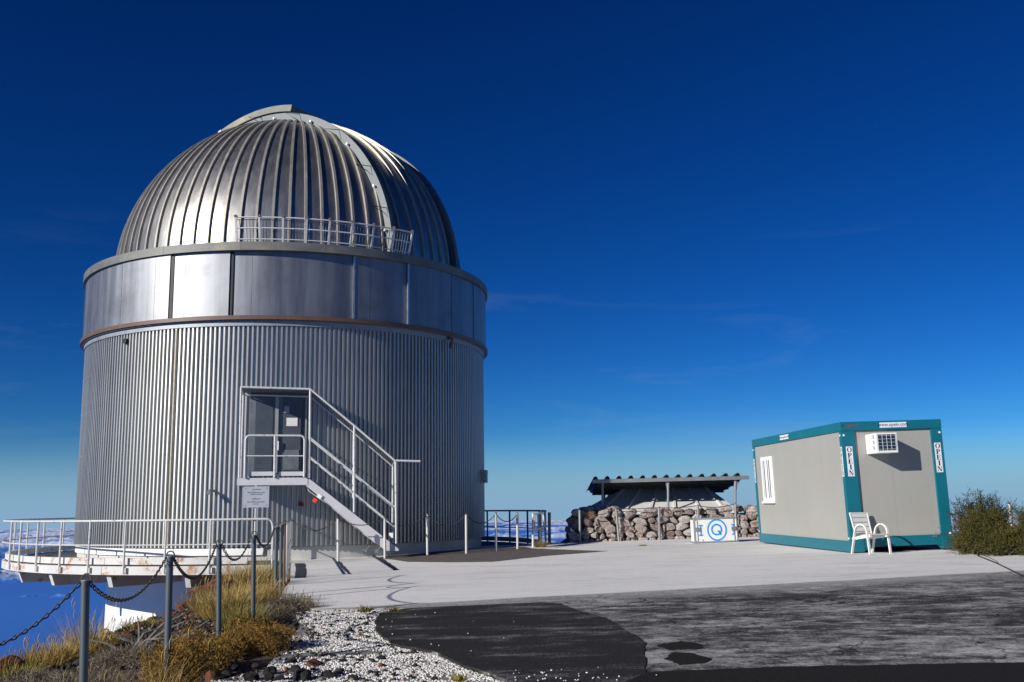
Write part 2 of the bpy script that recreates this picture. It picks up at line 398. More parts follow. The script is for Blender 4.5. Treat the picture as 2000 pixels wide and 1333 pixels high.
# unpainted brown apron beside the drum
simple('apron', (.105, .088, .072), .9, 0, .28, 5, .4, 60)
apx = [(742, 1091), (800, 1098), (880, 1099), (960, 1098), (1060, 1087), (1188, 1077), (1120, 1075), (1040, 1072)]
slab('apron', rough_edge([gnd(*p) for p in apx]+[(0.3, 27.6), (-1.5, 27.2), (-3.2, 25.3)], .25, .03, 8), .006, .01, 'apron')
# flat dark strips on the pad in front of the stairs
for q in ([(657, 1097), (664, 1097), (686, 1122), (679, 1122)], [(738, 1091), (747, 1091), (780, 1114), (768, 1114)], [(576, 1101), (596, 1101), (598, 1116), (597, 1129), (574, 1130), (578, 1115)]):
    slab('dark_strip', rough_edge([gnd(*p) for p in q], .3, .012, 4), .005, .008, 'pad_dark', None, pave)

# ============================================================ SEA AND CLOUD SEA
RE = 6.371e6
def polar(name, h, r, az, amp, m, kind, thr=None):
    rr, aa = np.meshgrid(r, az, indexing='ij')
    x, y = rr*np.sin(aa), rr*np.cos(aa)
    z = h-rr**2/(2*RE)
    if amp:
        z = z-4
        big = fbm(x/9000, y/9000, 4, 31); cell = fbm(x/1700, y/1700, 6, 12, .6)
        den = cell*.95+big*.6-thr-np.clip((16000-rr)/9000, 0, .25)
        bil = np.abs(fbm(x/500, y/500, 5, 44, .6)-.5)*2
        z = z+np.clip(den, 0, .22)/.22*amp*(.45+1.0*(1-bil))
        keep = den > -.005
    v = np.stack([x, y, z], -1).reshape(-1, 3); n = len(az)
    i = (np.arange(len(r)-1)[:, None]*n+np.arange(n-1)[None, :])
    f = np.stack([i, i+1, i+n+1, i+n], -1).reshape(-1, 4)
    if amp:
        k = keep.ravel(); f = f[(k[f]).sum(1) >= 2]
    me = np_mesh(name, v, f[:, ::-1])
    if amp:
        at = me.attributes.new('cover', 'FLOAT', 'POINT'); at.data.foreach_set('value', den.astype(np.float32).ravel())
    return tag(mkobj(name, me, m, None, 'all', fix=False), kind=kind)
t = NT('sea'); t.col(t.mix(t.rng(t.noise(.00012, 4), .35, .65), (.045, .175, .58), (.055, .195, .63))); t.set(Roughness=.9); t.b.inputs['Specular IOR Level'].default_value = .05; MATS['sea'] = t.m  # blue haze over the water put into its base colour
polar('sea', -935, np.geomspace(200, 260000, 70), np.linspace(-math.pi, math.pi, 181), 0, 'sea', 'structure')
t = NT('cloud'); t.col((.60, .68, .84)); t.set(Roughness=1.0); t.b.inputs['Specular IOR Level'].default_value = 0
at = t.n('ShaderNodeAttribute', attribute_name='cover')
t.col(t.mix(t.rng(at.outputs['Fac'], .0, .15, 0, 1, True), (.05, .185, .605), (.46, .55, .76)))  # distance haze tinted blue into the cloud colour, thin parts match the sea
MATS['cloud'] = t.m
cl = polar('cloud_sea', -935, np.geomspace(7000, 112000, 520), np.linspace(R(-42), R(42), 1300), 105, 'cloud', 'stuff', .735)
cl['label'] = 'broken sheet of white cloud spread far below the mountain top'

# ============================================================ OBSERVATORY
TC = Vector((-6.80, 30.0, 0))
def pol(al, r, z):     # azimuth alpha: 0 = towards -Y, positive towards +X
    a = R(al); return Vector((TC.x+r*math.sin(a), TC.y-r*math.cos(a), z))
obs = thing('observatory', 'round silver metal observatory with ribbed dome and corrugated drum', 'observatory', (TC.x, TC.y, -3))
def arcband(mb, a0, a1, r0_, r1_, z0, z1, n=None):
    n = n or max(2, int(abs(a1-a0)/2))
    full_ = abs(a1-a0) >= 359.9
    for i in range(n):
        p, q = a0+(a1-a0)*i/n, a0+(a1-a0)*(i+1)/n
        P = [pol(p, r0_, z0), pol(q, r0_, z0), pol(q, r1_, z0), pol(p, r1_, z0), pol(p, r0_, z1), pol(q, r0_, z1), pol(q, r1_, z1), pol(p, r1_, z1)]
        k = len(mb.v); mb.v += [tuple(x) for x in P]
        fs = [(0, 1, 2, 3), (4, 7, 6, 5), (0, 4, 5, 1), (2, 6, 7, 3)]
        if not full_ and i == 0: fs.append((0, 3, 7, 4))
        if not full_ and i == n-1: fs.append((1, 5, 6, 2))
        mb.f += [tuple(x+k for x in q_) for q_ in fs]
    return mb
def weld(o, d=1e-4):
    bm = bmesh.new(); bm.from_mesh(o.data); bmesh.ops.remove_doubles(bm, verts=bm.verts, dist=d); bmesh.ops.recalc_face_normals(bm, faces=bm.faces); bm.to_mesh(o.data); bm.free()
    o.data.polygons.foreach_set('use_smooth', [True]*len(o.data.polygons)); o.data.set_sharp_from_angle(angle=R(38)); return o
def ringpart(name, a0, a1, r0_, r1_, z0, z1, m, parent=obs, n=None):
    return weld(arcband(MB(), a0, a1, r0_, r1_, z0, z1, n).build(name, m, parent))
RW = 5.88; ZB, ZT = -0.94, 4.50
# --- corrugated drum: 52 sheets of six ridges
NP = 52; da = 360/NP
def sheet_mesh():
    mb = MB(); nr = 6; prof = []
    for k in range(nr):
        for fr, rr in ((0, RW-.040), (.42, RW-.040), (.52, RW+.022), (.86, RW+.022), (.97, RW-.040)): prof.append(((k+fr)/nr*da, rr))
    prof.append((da+.35, RW-.034))
    zs = [ZB, .5, 2.1, 3.4, ZT]
    vs = []
    for z in zs:
        for a, r_ in prof: vs.append((r_*math.sin(R(a)), -r_*math.cos(R(a)), z))
    n = len(prof); fs = []
    for i in range(len(zs)-1):
        for j in range(n-1): fs.append((i*n+j, i*n+j+1, (i+1)*n+j+1, (i+1)*n+j))
    mb.add(vs, fs)
    def rivet(a, z, r_, s=.012):
        c_ = Vector((r_*math.sin(R(a)), -r_*math.cos(R(a)), z)); ou = Vector((math.sin(R(a)), -math.cos(R(a)), 0)); tn = Vector((math.cos(R(a)), math.sin(R(a)), 0))
        mb.add([c_-tn*s-Vector((0, 0, s)), c_+tn*s-Vector((0, 0, s)), c_+tn*s+Vector((0, 0, s)), c_-tn*s+Vector((0, 0, s)), c_+ou*s*.9], [(0, 1, 4), (1, 2, 4), (2, 3, 4), (3, 0, 4)])
    z = ZB+.08
    while z < ZT-.05: rivet(.16, z, RW-.036, .009); z += .155
    for z in (ZB+.10, .25, 1.45, 2.6, 3.6):
        for k in range(nr): rivet((k+.68)/nr*da, z, RW+.020, .006)
    me = bpy.data.meshes.new('corrugated_sheet'); me.from_pydata([tuple(q) for q in mb.v], [], mb.f)
    return me
sm = sheet_mesh(); first = None
for i in range(NP):
    M = Matrix.Translation(TC) @ Matrix.Rotation(R(i*da+1.2), 4, 'Z')
    if first is None: first = mkobj('corrugated_sheet', sm, 'corr_metal', obs, M=M)
    else: share(first, 'corrugated_sheet', obs, M)
ringpart('inner_drum', 0, 360, RW-.20, RW-.06, ZB+.02, ZT, 'galv_dark', n=120)
ringpart('drum_top_strip', 0, 360, RW-.10, RW+.05, ZT-.01, ZT+.13, 'galv', n=120)
ringpart('rusty_ring', 0, 360, RW-.1, 6.04, 4.635, 4.735, 'rust', n=140)
ringpart('soffit', 0, 360, RW-.15, 5.99, 4.61, 4.633, 'galv_dark', n=120)
ringpart('drum_plinth', 0, 360, 5.1, 5.80, -1.50, ZB-.01, 'plinth', n=120)
# white blocks under the drum on the platform side
for k in range(9):
    a1 = 7-k*11.0; ringpart('base_block', a1-10.85, a1, 5.80, 5.855, -1.13, ZB-.02, 'white_wall', n=6)
# yellow stained seam strip
simple('yellow_stain', (.36, .325, .24), .6, .3, .2, 9)
arcband(MB(), -16.6, -16.25, RW+.005, RW+.029, ZB+.1, 4.45, 1).build('stained_strip', 'yellow_stain', obs)
# --- upper band of sliding sheets
def pxaz(px, py, r_):           # azimuth of the near-side point of radius r_ seen at this pixel column
    b = math.atan2(ray(px, py).x, ray(px, py).y); best = None
    for i in range(-1200, 1400):
        a = i*.08; p = pol(a, r_, 0); e = abs(math.atan2(p.x, p.y)-b)
        if math.hypot(p.x, p.y) < 30.4 and (best is None or e < best[0]): best = (e, a)
    return best[1]
azs = [pxaz(px, 560, 5.95) for px in (188, 240, 333, 448, 690, 795, 880)]
bands = [(-140, -100, 5.96), (-100, azs[0]-14, 5.985), (azs[0]-14, azs[0], 5.97), (azs[0], azs[1], 5.975), (azs[1], azs[2], 5.985), (azs[2], azs[3], 5.945), (azs[3], azs[4], 5.885), (azs[4], azs[5], 5.935), (azs[5], azs[6], 5.985), (azs[6], azs[6]+13, 5.97), (azs[6]+13, 120, 5.985), (120, 170, 5.97), (170, 220, 5.985)]
for a0, a1, rr in bands:
    ringpart('band_sheet', a0+.12, a1-.12, rr-.05, rr, 4.74, 6.405, 'band_metal', n=max(3, int((a1-a0)/2)))
ringpart('band_core', 0, 360, 5.75, 5.83, 4.74, 6.40, 'black', n=90)
for a, w_, m_ in ((azs[2], .95, 'black'), (azs[3], .80, 'black'), (azs[6], .22, 'black'), (azs[1], .12, 'alu')):
    arcband(MB(), a-.1, a-.1+w_, 5.84, 5.99 if m_ == 'alu' else (5.962 if a == azs[2] else (5.915 if a == azs[3] else 5.988)), 4.745, 6.40, 1).build('band_edge_strip', m_, obs)  # wide black strips paint in the shadow beside the prouder sheets
for a in (azs[4], azs[5]): arcband(MB(), a-.05, a+.42, 5.85, 6.0 if a == azs[5] else 5.95, 4.745, 6.40, 1).build('band_edge_strip', 'alu', obs)  # bright strips paint in the sunlit edges of the prouder sheets
for a, r_ in ((azs[2]-4.5, 5.986), (azs[2]+4.0, 5.946), (azs[3]+5.2, 5.886), (azs[3]+11.0, 5.886), (azs[4]+4.2, 5.936), (azs[5]+4.6, 5.986), (azs[0]-7, 5.972)):
    arcband(MB(), a, a+.05, 5.86, r_+.002, 4.75, 6.40, 1).build('lap_seam', 'galv_dark', obs)
ring_segs = [(-180+i*20, -180+(i+1)*20) for i in range(18)]
for a0, a1 in ring_segs: ringpart('ring_segment', a0+.03, a1-.03, 5.0, 6.05, 6.41, 6.625, 'ring_metal', n=12)
# --- dome
ZD, RD = 6.66, 5.20; AC_, HW = 58.0, 1.45
dv = Vector((math.sin(R(AC_)), -math.cos(R(AC_)), 0)); tv = Vector((math.cos(R(AC_)), math.sin(R(AC_)), 0)); DC = Vector((TC.x, TC.y, ZD))
def sph(al, el, r_):
    return DC+Vector((math.sin(R(al))*math.cos(R(el)), -math.cos(R(al))*math.cos(R(el)), math.sin(R(el))))*r_
mb = MB(); NA, NE = 152, 36; vs = []; fs = []
for j in range(NE+1):
    for i in range(NA): vs.append(sph(i*360/NA, j*90/NE*.995-1.0+(1.0*j/NE), RD))
for j in range(NE):
    for i in range(NA): fs.append((j*NA+i, j*NA+(i+1) % NA, (j+1)*NA+(i+1) % NA, (j+1)*NA+i))
mb.add(vs, fs); mb.build('dome_shell', 'dome_metal', obs, 'all')
NRIB = 76
def ribmesh(path, side, wdt, hgt):
    mb = MB(); vs = []; n = len(path)
    for p, ou in path:
        s_v = side(p, ou)
        for a, b in ((-1, -.02), (-.75, 1), (.75, 1), (1, -.02)): vs.append(p+s_v*a*wdt/2+ou*(b*hgt if b > 0 else -.02))
    fs = []
    for i in range(n-1):
        for k in range(3): fs.append((i*4+k, i*4+k+1, (i+1)*4+k+1, (i+1)*4+k))
    fs += [(0, 1, 2, 3), tuple((n-1)*4+k for k in (3, 2, 1, 0))]
    return mb.add(vs, fs)
for i in range(NRIB):
    al = i*360/NRIB+1.5; al = al-360 if al > 180 else al
    s = abs(math.sin(R(al-AC_)))*RD
    emax = 84 if s < 1e-6 else (math.degrees(math.acos(min(1, (HW+.02)/s))) if s > HW+.02 else 0)
    if math.cos(R(al-AC_)) < 0 and s <= HW+.02: emax = 0
    if emax < 4: continue
    tng = Vector((math.cos(R(al)), math.sin(R(al)), 0))
    path = [(sph(al, e, RD), (sph(al, e, 1)-DC).normalized()) for e in np.linspace(-.2, emax, 22)]
    ribmesh(path, lambda p, ou: tng, .085, .062).build('dome_rib', 'rib_metal', obs)
def plane_arc(t_, rho, th):     # th = angle from zenith towards the slit front
    return DC+tv*t_+dv*rho*math.sin(R(th))+Vector((0, 0, 1))*rho*math.cos(R(th))
# shutter (front, below zenith) with ribs along the slit
mb = MB(); nt_, nth = 14, 40; vs = []; fs = []
for j in range(nth+1):
    th = 8+(91-8)*j/nth
    for i in range(nt_+1):
        t_ = -HW+2*HW*i/nt_; vs.append(plane_arc(t_, math.sqrt(5.25**2-t_*t_), th))
for j in range(nth):
    for i in range(nt_): k = j*(nt_+1)+i; fs.append((k, k+1, k+nt_+2, k+nt_+1))
mb.add(vs, fs); shut = mb.build('shutter', 'dome_metal', obs, 'all')
for k in range(6):
    t_ = -HW+2*HW*(k+.75)/6.6; rho = math.sqrt(5.25**2-t_*t_)
    path = [(plane_arc(t_, rho, th), (plane_arc(t_, rho, th)-DC).normalized()) for th in np.linspace(9, 91, 30)]
    ribmesh(path, lambda p, ou: tv, .075, .06).build('shutter_rib', 'rib_metal', shut)
def archband(t0, t1, ra, rb, th0, th1, n=60):
    mb = MB()
    for i in range(n):
        a, b = th0+(th1-th0)*i/n, th0+(th1-th0)*(i+1)/n
        P = [plane_arc(t0, ra, a), plane_arc(t1, ra, a), plane_arc(t1, rb, a), plane_arc(t0, rb, a), plane_arc(t0, ra, b), plane_arc(t1, ra, b), plane_arc(t1, rb, b), plane_arc(t0, rb, b)]
        k = len(mb.v); mb.v += [tuple(x) for x in P]
        fs = [(0, 1, 5, 4), (1, 2, 6, 5), (2, 3, 7, 6), (3, 0, 4, 7)]
        if i == 0: fs.append((0, 3, 2, 1))
        if i == n-1: fs.append((4, 5, 6, 7))
        mb.f += [tuple(x+k for x in q) for q in fs]
    return mb
for sgn in (-1, 1):
    a_, b_ = sorted((sgn*(HW-.02), sgn*(HW+.12)))
    rail = weld(archband(a_, b_, 4.90, 5.22, -90, 90.5, 90).build('arch_rail', 'arch_metal', obs))
    if sgn < 0:
        for th in (0, 18, 38, 58, 74):     # small wire step brackets on the rail
            p = plane_arc(-HW-.12, 5.20, th); p2 = plane_arc(-HW-.12, 5.02, th); q = plane_arc(-HW-.62, 5.06, th)
            MB().tube([p, q, p2], .012, 5).build('step_bracket', 'black', rail)
            c_ = plane_arc(-HW-.16, 5.05, th+7); MB().tube([c_, c_+tv*-.05], .035, 8).build('bolt', 'alu', rail)
hood = weld(archband(-HW-.16, HW+.16, 5.26, 5.46, -86, 14, 60).build('shutter_hood', 'ring_metal', obs))
weld(archband(-HW-.175, HW+.175, 5.40, 5.475, -20, -18.6, 3).build('hood_strap', 'alu', hood))
# --- dome railing standing on the ring
def rl(a, h): return pol(a, 5.93+.17*h/.62, 6.625+h)
A0, A1, NB = -1.3, 43.0, 8
for i in range(NB+1):
    a = A0+(A1-A0)*i/NB
    p = MB().bar(rl(a, 0), rl(a, .66), .05, .035).build('railing_post', 'white_pipe', obs)
    MB().box((-.035, -.035, 0), (.035, .035, .05), Matrix.Translation(rl(a, .63))).build('post_cap', 'rust', p)
for h, w in ((.09, .016), (.36, .018), (.62, .020)):
    MB().tube([rl(A0+(A1-A0)*i/24, h) for i in range(25)], w, 6).build('railing_bar', 'white_pipe', obs)
for i in range(NB*7):
    if i % 7 == 0: continue
    a = A0+(A1-A0)*i/(NB*7)
    q = pol(a, 5.86, 6.63); q2 = pol(a, 5.86+.17, 7.20)
    MB().tube([q, q2], .008, 4).build('baluster', 'galv_dark', obs)
MB().tube([pol(A0+(A1-A0)*i/24, 5.86+.17, 7.20) for i in range(25)], .010, 5).build('railing_bar', 'galv_dark', obs)
# --- white concrete base cylinder
mb = MB(); n = 96; R0 = 5.0
for k, z in enumerate((-9.0, -1.52)):
    for i in range(n): mb.v.append(tuple(pol(360*i/n, R0, z)))
mb.f += [(i, (i+1) % n, n+(i+1) % n, n+i) for i in range(n)]+[tuple(range(n, 2*n))]
mb.build('base_wall', 'white_wall', obs, True)
# small window in the base
aw = pxaz(283, 1215, 5.0)
ringpart('base_window_reveal', aw-4.2, aw+4.2, 4.8, 5.03, -3.15, -2.95, 'white_wall', n=4)
bw = arcband(MB(), aw-3.6, aw+3.6, 4.9, 5.006, -3.75, -3.03, 4).build('base_window', 'plinth', obs)
arcband(MB(), aw-1.2, aw+3.2, 4.9, 5.014, -3.75, -3.12, 4).build('pane', 'yellow_stain', bw)
# --- small fittings on the drum
al = pxaz(418, 966, 5.9); p = pol(al, 5.9, .42)
ou = pol(al, 1, 0)-pol(al, 0, 0)
fx = MB().tube([p, p+ou*.22], .03, 8).tube([p+ou*.20, p+ou*.34+Vector((0, 0, -.05))], .055, 10).build('floodlight', 'galv', obs)
al = pxaz(248, 667, 5.9); p = pol(al, 5.88, atY(248, 667, p.y+.9).z)
ou = pol(al, 1, 0)-pol(al, 0, 0); MB().tube([p, p+ou*.10], .07, 12).build('vent_pipe', 'black', obs)
al = pxaz(876, 664, 5.95); p = pol(al, 5.92, 4.52); ou = pol(al, 1, 0)-pol(al, 0, 0)
MB().tube([p+Vector((0, 0, .05)), p+ou*.16+Vector((0, 0, .02)), p+ou*.12-Vector((0, 0, .25))], .045, 8).build('bird_bracket', 'rust', obs)
al = 82.0; p = pol(al, 5.9, .95); ou = pol(al, 1, 0)-pol(al, 0, 0); tn = Vector((-ou.y, ou.x, 0))
M = Matrix((( tn.x, ou.x, 0, p.x), (tn.y, ou.y, 0, p.y), (0, 0, 1, p.z), (0, 0, 0, 1)))
MB().box((-.2, 0, -.05), (.2, .16, .05), M).box((-.16, .05, -.32), (.16, .16, -.05), M).build('wall_bracket', 'galv', obs)

# ============================================================ STAIRCASE AND DOOR
SA = 11.0; un = Vector((math.cos(R(SA)), math.sin(R(SA)), 0)); nn_ = Vector((math.sin(R(SA)), -math.cos(R(SA)), 0))
def spx(px, py, N=6.72):           # pixel -> point on the vertical plane at distance N from the axis
    r = ray(px, py); return r*((TC.dot(nn_)+N)/r.dot(nn_))
NF, NBk = 6.72, 5.98
back = lambda p, d=NF-NBk: p-nn_*d
fw = nn_
def swp(p): return (p-TC).dot(un), p.z
def S(u_, N, z): return TC+un*u_+nn_*N+Vector((0, 0, z))
MS = Matrix(((un.x, nn_.x, 0, TC.x), (un.y, nn_.y, 0, TC.y), (0, 0, 1, 0), (0, 0, 0, 1)))   # local (u, N, z)
st = thing('outdoor_staircase', 'white steel staircase with mesh canopy climbing to the drum door', 'staircase', S(2.4, 6.3, gz(-3)))
uL, zl = swp(spx(463, 934)); uR, _ = swp(spx(601, 934)); zb = spx(530, 948).z; zl = spx(530, 934).z
land = MB().box((uL, 5.80, zb), (uR, NF+.02, zl), MS).build('landing', 'white_beam', st)
MB().box((uL+.03, 5.82, zl-.002), (uR-.03, NF-.02, zl+.006), MS).build('landing_plate', 'galv', land)
# stringers
T0, T1 = spx(603, 934.5), spx(779, 1073); B0, B1, Fx = spx(597.5, 949), spx(753, 1076), spx(778, 1076.5)
for N in (NF, NBk+.04):
    d = NF-N
    MB().poly([q-nn_*(d+.05) for q in (T0, T1, Fx, B1, B0)], nn_, .06).build('stringer', 'white_beam', st)
for i in range(1, 10):
    q = T0.lerp(T1, i/10)+Vector((0, 0, -.05)); u_, z_ = swp(q)
    MB().box((u_-.13, NBk+.05, z_-.03), (u_+.13, NF-.055, z_), MS).build('tread', 'galv', st)
# posts and canopy frame
fr = [spx(471, 756.5), spx(606, 760.5), spx(693, 832.5), spx(771.5, 900)]
MB().tube(fr+[spx(821, 901.5)], .027, 8).build('canopy_rail', 'white_pipe', st)
bk = [q-nn_*(NF-NBk)-Vector((0, 0, .10)) for q in fr]
MB().tube(bk, .024, 8).build('canopy_rail', 'white_pipe', st)
for a_, b_ in (((471, 757), (467, 934)), ((606, 761), (604, 934)), ((692, 833), (691.5, 1001)), ((772.5, 902), (774, 1062))):
    MB().tube([spx(*a_), spx(*b_)], .027, 8).build('stair_post', 'white_pipe', st)
for q, zz in zip(bk, (zl, zl, None, None)):
    u_, _ = swp(q)
    if zz is None:
        f_ = (u_-swp(T0)[0])/(swp(T1)[0]-swp(T0)[0]); zz = T0.z+(T1.z-T0.z)*f_-.02
    MB().tube([q, S(u_, NBk, zz)], .024, 8).build('stair_post', 'white_pipe', st)
for a_, b_ in zip(fr, bk): MB().tube([a_, b_], .022, 6).build('cross_bar', 'white_pipe', st)
MB().box((swp(fr[0])[0]+.02, NBk-.05, fr[0].z-.05), (swp(fr[1])[0], NF-.02, fr[0].z-.028), MS).build('canopy_sheet', 'galv_dark', st)
for j in range(2):
    a_, b_, c_, d_ = fr[1+j], fr[2+j], bk[1+j], bk[2+j]; ns = 22 if j == 0 else 24
    for i in range(1, ns):
        MB().bar(a_.lerp(b_, i/ns), c_.lerp(d_, i/ns), .03, .012).build('canopy_slat', 'galv_dark', st)
    for k in (.33, .66): MB().bar(a_.lerp(c_, k), b_.lerp(d_, k), .03, .02).build('canopy_runner', 'galv_dark', st)
for N, off in ((NF, 0), (NBk+.02, 1)):
    dd = nn_*(NF-N)
    for a_, b_ in (((606, 855), (772, 991)), ((606, 893), (773, 1030))):
        MB().tube([spx(*a_)-dd, spx(*b_)-dd], .021, 8).build('handrail', 'white_pipe', st)
# landing guard rail
def rpath(pts, rad, k=5):
    out_ = [Vector(pts[0])]
    for i in range(1, len(pts)-1):
        p, a, b = Vector(pts[i]), Vector(pts[i-1]), Vector(pts[i+1])
        p0, p1 = p+(a-p).normalized()*rad, p+(b-p).normalized()*rad
        for j in range(k+1):
            t_ = j/k; out_.append(p0*(1-t_)**2+p*2*t_*(1-t_)+p1*t_*t_)
    return out_+[Vector(pts[-1])]
N2 = NF+.05
MB().tube(rpath([spx(478, 934, N2), spx(480, 851, N2), spx(595, 851.5, N2), spx(594, 932, N2)], .12), .026, 10).build('guard_rail', 'white_pipe', st, True)
MB().tube([spx(537, 852, N2), spx(536, 933, N2)], .026, 8).build('guard_post', 'white_pipe', st)
for a_, b_ in ((480, 535), (539, 594)): MB().tube([spx(a_, 891, N2), spx(b_, 891, N2)], .016, 8).build('guard_bar', 'white_pipe', st)
for a_, b_ in ((486, 533), (544, 592)):
    u0_, z0_ = swp(spx(a_, 930, NF)); u1_, z1_ = swp(spx(b_, 921.5, NF)); MB().box((u0_, NF-.02, z0_), (u1_, NF, z1_), MS).build('kick_plate', 'white_beam', st)
# under-stair fittings
q = spx(617, 976, NF-.03); MB().box((-.05, -.06, -.07), (.05, .06, .02), Matrix.Translation(q) @ Matrix.Rotation(.6, 4, 'Y')).build('warning_lamp', 'red', st)
MB().box((-.05, -.05, .02), (.06, .05, .11), Matrix.Translation(q+Vector((.05, 0, .02))) @ Matrix.Rotation(.6, 4, 'Y')).build('lamp_base', 'white_plastic', st)
q = spx(764, 1046, NF-.25); MB().box((-.05, -.03, -.06), (.05, .03, .06), Matrix.Translation(q)).build('socket_box', 'white_plastic', st)
for px in (722, 745):
    q = spx(px, 1067, NF-.12); q2 = spx(px-9, 1077, NF-.12)
    MB().tube([q, q2], .012, 6).tube([q2-nn_*.06, q2+nn_*.02], .045, 10).build('castor', 'galv', st)
MB().tube([spx(598, 950, NF-.1), spx(604, 960, NF-.1), spx(640, 985, NF-.15), spx(700, 1035, NF-.2), spx(735, 1062, NF-.2)], .012, 6).build('conduit', 'white_pipe', st)
# door in the drum
ND = 5.93
door = thing('entrance_door', 'grey double metal door under the stair canopy with paper notice', 'door', S(-1, ND, zl))
def dbox(x0, x1, y0, y1, N, th, name, m, par=door):
    ua, za = swp(spx(x0, y1, N)); ub, zc = swp(spx(x1, y0, N)); return MB().box((ua, N-th, za), (ub, N, zc), MS).build(name, m, par)
dbox(484, 604, 763, 930, ND, .25, 'door_frame', 'galv_dark')
dl = dbox(496, 534, 772, 924, ND+.03, .03, 'door_leaf', 'door_grey')
dr = dbox(550, 590, 772, 922, ND+.03, .03, 'door_leaf', 'door_grey')
dbox(534.6, 545, 772, 924, ND+.06, .06, 'door_mullion', 'door_light')
dbox(594, 600, 772, 926, ND+.05, .05, 'door_jamb', 'door_light'); dbox(590.4, 593, 772, 926, ND+.045, .045, 'rusty_edge', 'rust')
pn = dbox(558, 582.5, 815, 834, ND+.042, .01, 'notice', 'rust'); dbox(559.3, 581.2, 816.5, 832.6, ND+.046, .003, 'notice_paper', 'paper', pn)
dbox(552, 584, 879, 918, ND+.045, .012, 'louvre_panel', 'galv_dark')
dbox(555, 565, 794, 807, ND+.05, .015, 'lock_plate', 'door_light')
q = spx(544, 862, ND+.10); MB().tube([q, q+Vector((0, 0, -.22))], .018, 8).build('door_handle', 'alu', door)
q = spx(588, 985, 5.92); MB().box((-.045, -.05, -.05), (.045, .06, .05), Matrix.Translation(q)).build('alarm_box', 'alarm', door)

# ------------------------------------------------------------ text helpers
def textmesh(s, size, align='CENTER'):
    cu = bpy.data.curves.new('txt', 'FONT'); cu.body = s; cu.size = size; cu.align_x = align; cu.align_y = 'CENTER'; cu.resolution_u = 3
    o = bpy.data.objects.new('txt', cu); COL.objects.link(o)
    dg = bpy.context.evaluated_depsgraph_get(); me = bpy.data.meshes.new_from_object(o.evaluated_get(dg)); me.name = 'lettering'
    bpy.data.objects.remove(o); return me
def frameM(p, x, y):     # local x along x, local y along y, z out
    x, y = x.normalized(), y.normalized(); z = x.cross(y)
    return Matrix(((x.x, y.x, z.x, p.x), (x.y, y.y, z.y, p.y), (x.z, y.z, z.z, p.z), (0, 0, 0, 1)))
def ell(cx, cy, a, b, ai, bi, a0=0, a1=360, n=28):
    vs, fs = [], []
    for i in range(n+1):
        t_ = R(a0+(a1-a0)*i/n); vs += [(cx+a*math.cos(t_), cy+b*math.sin(t_), 0), (cx+ai*math.cos(t_), cy+bi*math.sin(t_), 0)]
        if i: fs.append((2*i-2, 2*i, 2*i+1, 2*i-1))
    return vs, fs
def rect(x0, y0, x1, y1): return [(x0, y0, 0), (x1, y0, 0), (x1, y1, 0), (x0, y1, 0)], [(0, 1, 2, 3)]
def glyph(ch):           # serif capitals in a unit box
    g = []
    if ch == 'O': g = [ell(.5, .5, .5, .52, .27, .47)]
    if ch == 'I': g = [rect(.36, .04, .64, .96), rect(.22, 0, .78, .05), rect(.22, .95, .78, 1)]
    if ch == 'P': g = [rect(.14, .04, .42, .96), rect(.02, 0, .56, .05), rect(.02, .95, .5, 1), ell(.48, .72, .42, .28, .18, .22, -90, 90, 16), rect(.42, .94, .5, 1), rect(.42, .44, .5, .50)]
    if ch == 'E': g = [rect(.14, .04, .42, .96), rect(.02, 0, .9, .05), rect(.02, .95, .86, 1), rect(.42, .47, .66, .53), rect(.80, .72, .86, .95), rect(.84, .05, .92, .30), rect(.62, .37, .68, .63)]
    if ch == 'N': g = [rect(.13, .04, .20, .96), rect(.80, .04, .87, .96), ([(.10, .98, 0), (.34, .98, 0), (.88, .0, 0), (.66, .0, 0)], [(0, 3, 2, 1)]), rect(.0, 0, .34, .045), rect(.66, .955, 1, 1), rect(.0, .955, .3, 1)]
    return g
def glyphs(word, w, h, gap):
    mb = MB()
    for i, ch in enumerate(word):
        for vs, fs in glyph(ch): mb.add([(x*w-w/2, -i*(h+gap)-h+y*h, 0) for x, y, _ in vs], fs)
    return mb

# ============================================================ CAUTION SIGN
q = spx(500.5, 971, 7.62)
sg = thing('warning_sign', 'small grey warning notice on a thin white pole by the platform rail', 'sign', (q.x, q.y, -1.1))
x_ = Vector((1, .10, 0)).normalized(); z_ = Vector((0, 0, 1)); Msg = frameM(q, x_, z_)
hw, hh = .285, .235
pl = MB().box((-hw, -hh, -.006), (hw, hh, .006), Msg).build('sign_plate', 'sign_grey', sg)
for k, (s, y_, sz) in enumerate((('CAUTION', .165, .042), ('This building may rotate', .10, .040), ('without warning', .058, .040), ('CUIDADO', -.045, .042), ('Este edificio puede girar', -.11, .040), ('sin aviso', -.155, .040))):
    mkobj('lettering', textmesh(s, sz), 'ink', pl, M=Msg @ Matrix.Translation((0, y_, .0085)), fix=False)
for sx_ in (-1, 1):
    for sy_ in (-1, 1): MB().tube([Msg @ Vector((sx_*(hw-.05), sy_*(hh-.04), .004)), Msg @ Vector((sx_*(hw-.05), sy_*(hh-.04), .012))], .010, 6).build('bolt', 'black', pl)
MB().tube([q+Vector((-.01, .03, .27)), Vector((q.x-.02, q.y+.03, -1.42))], .021, 8).build('sign_pole', 'white_pipe', sg)

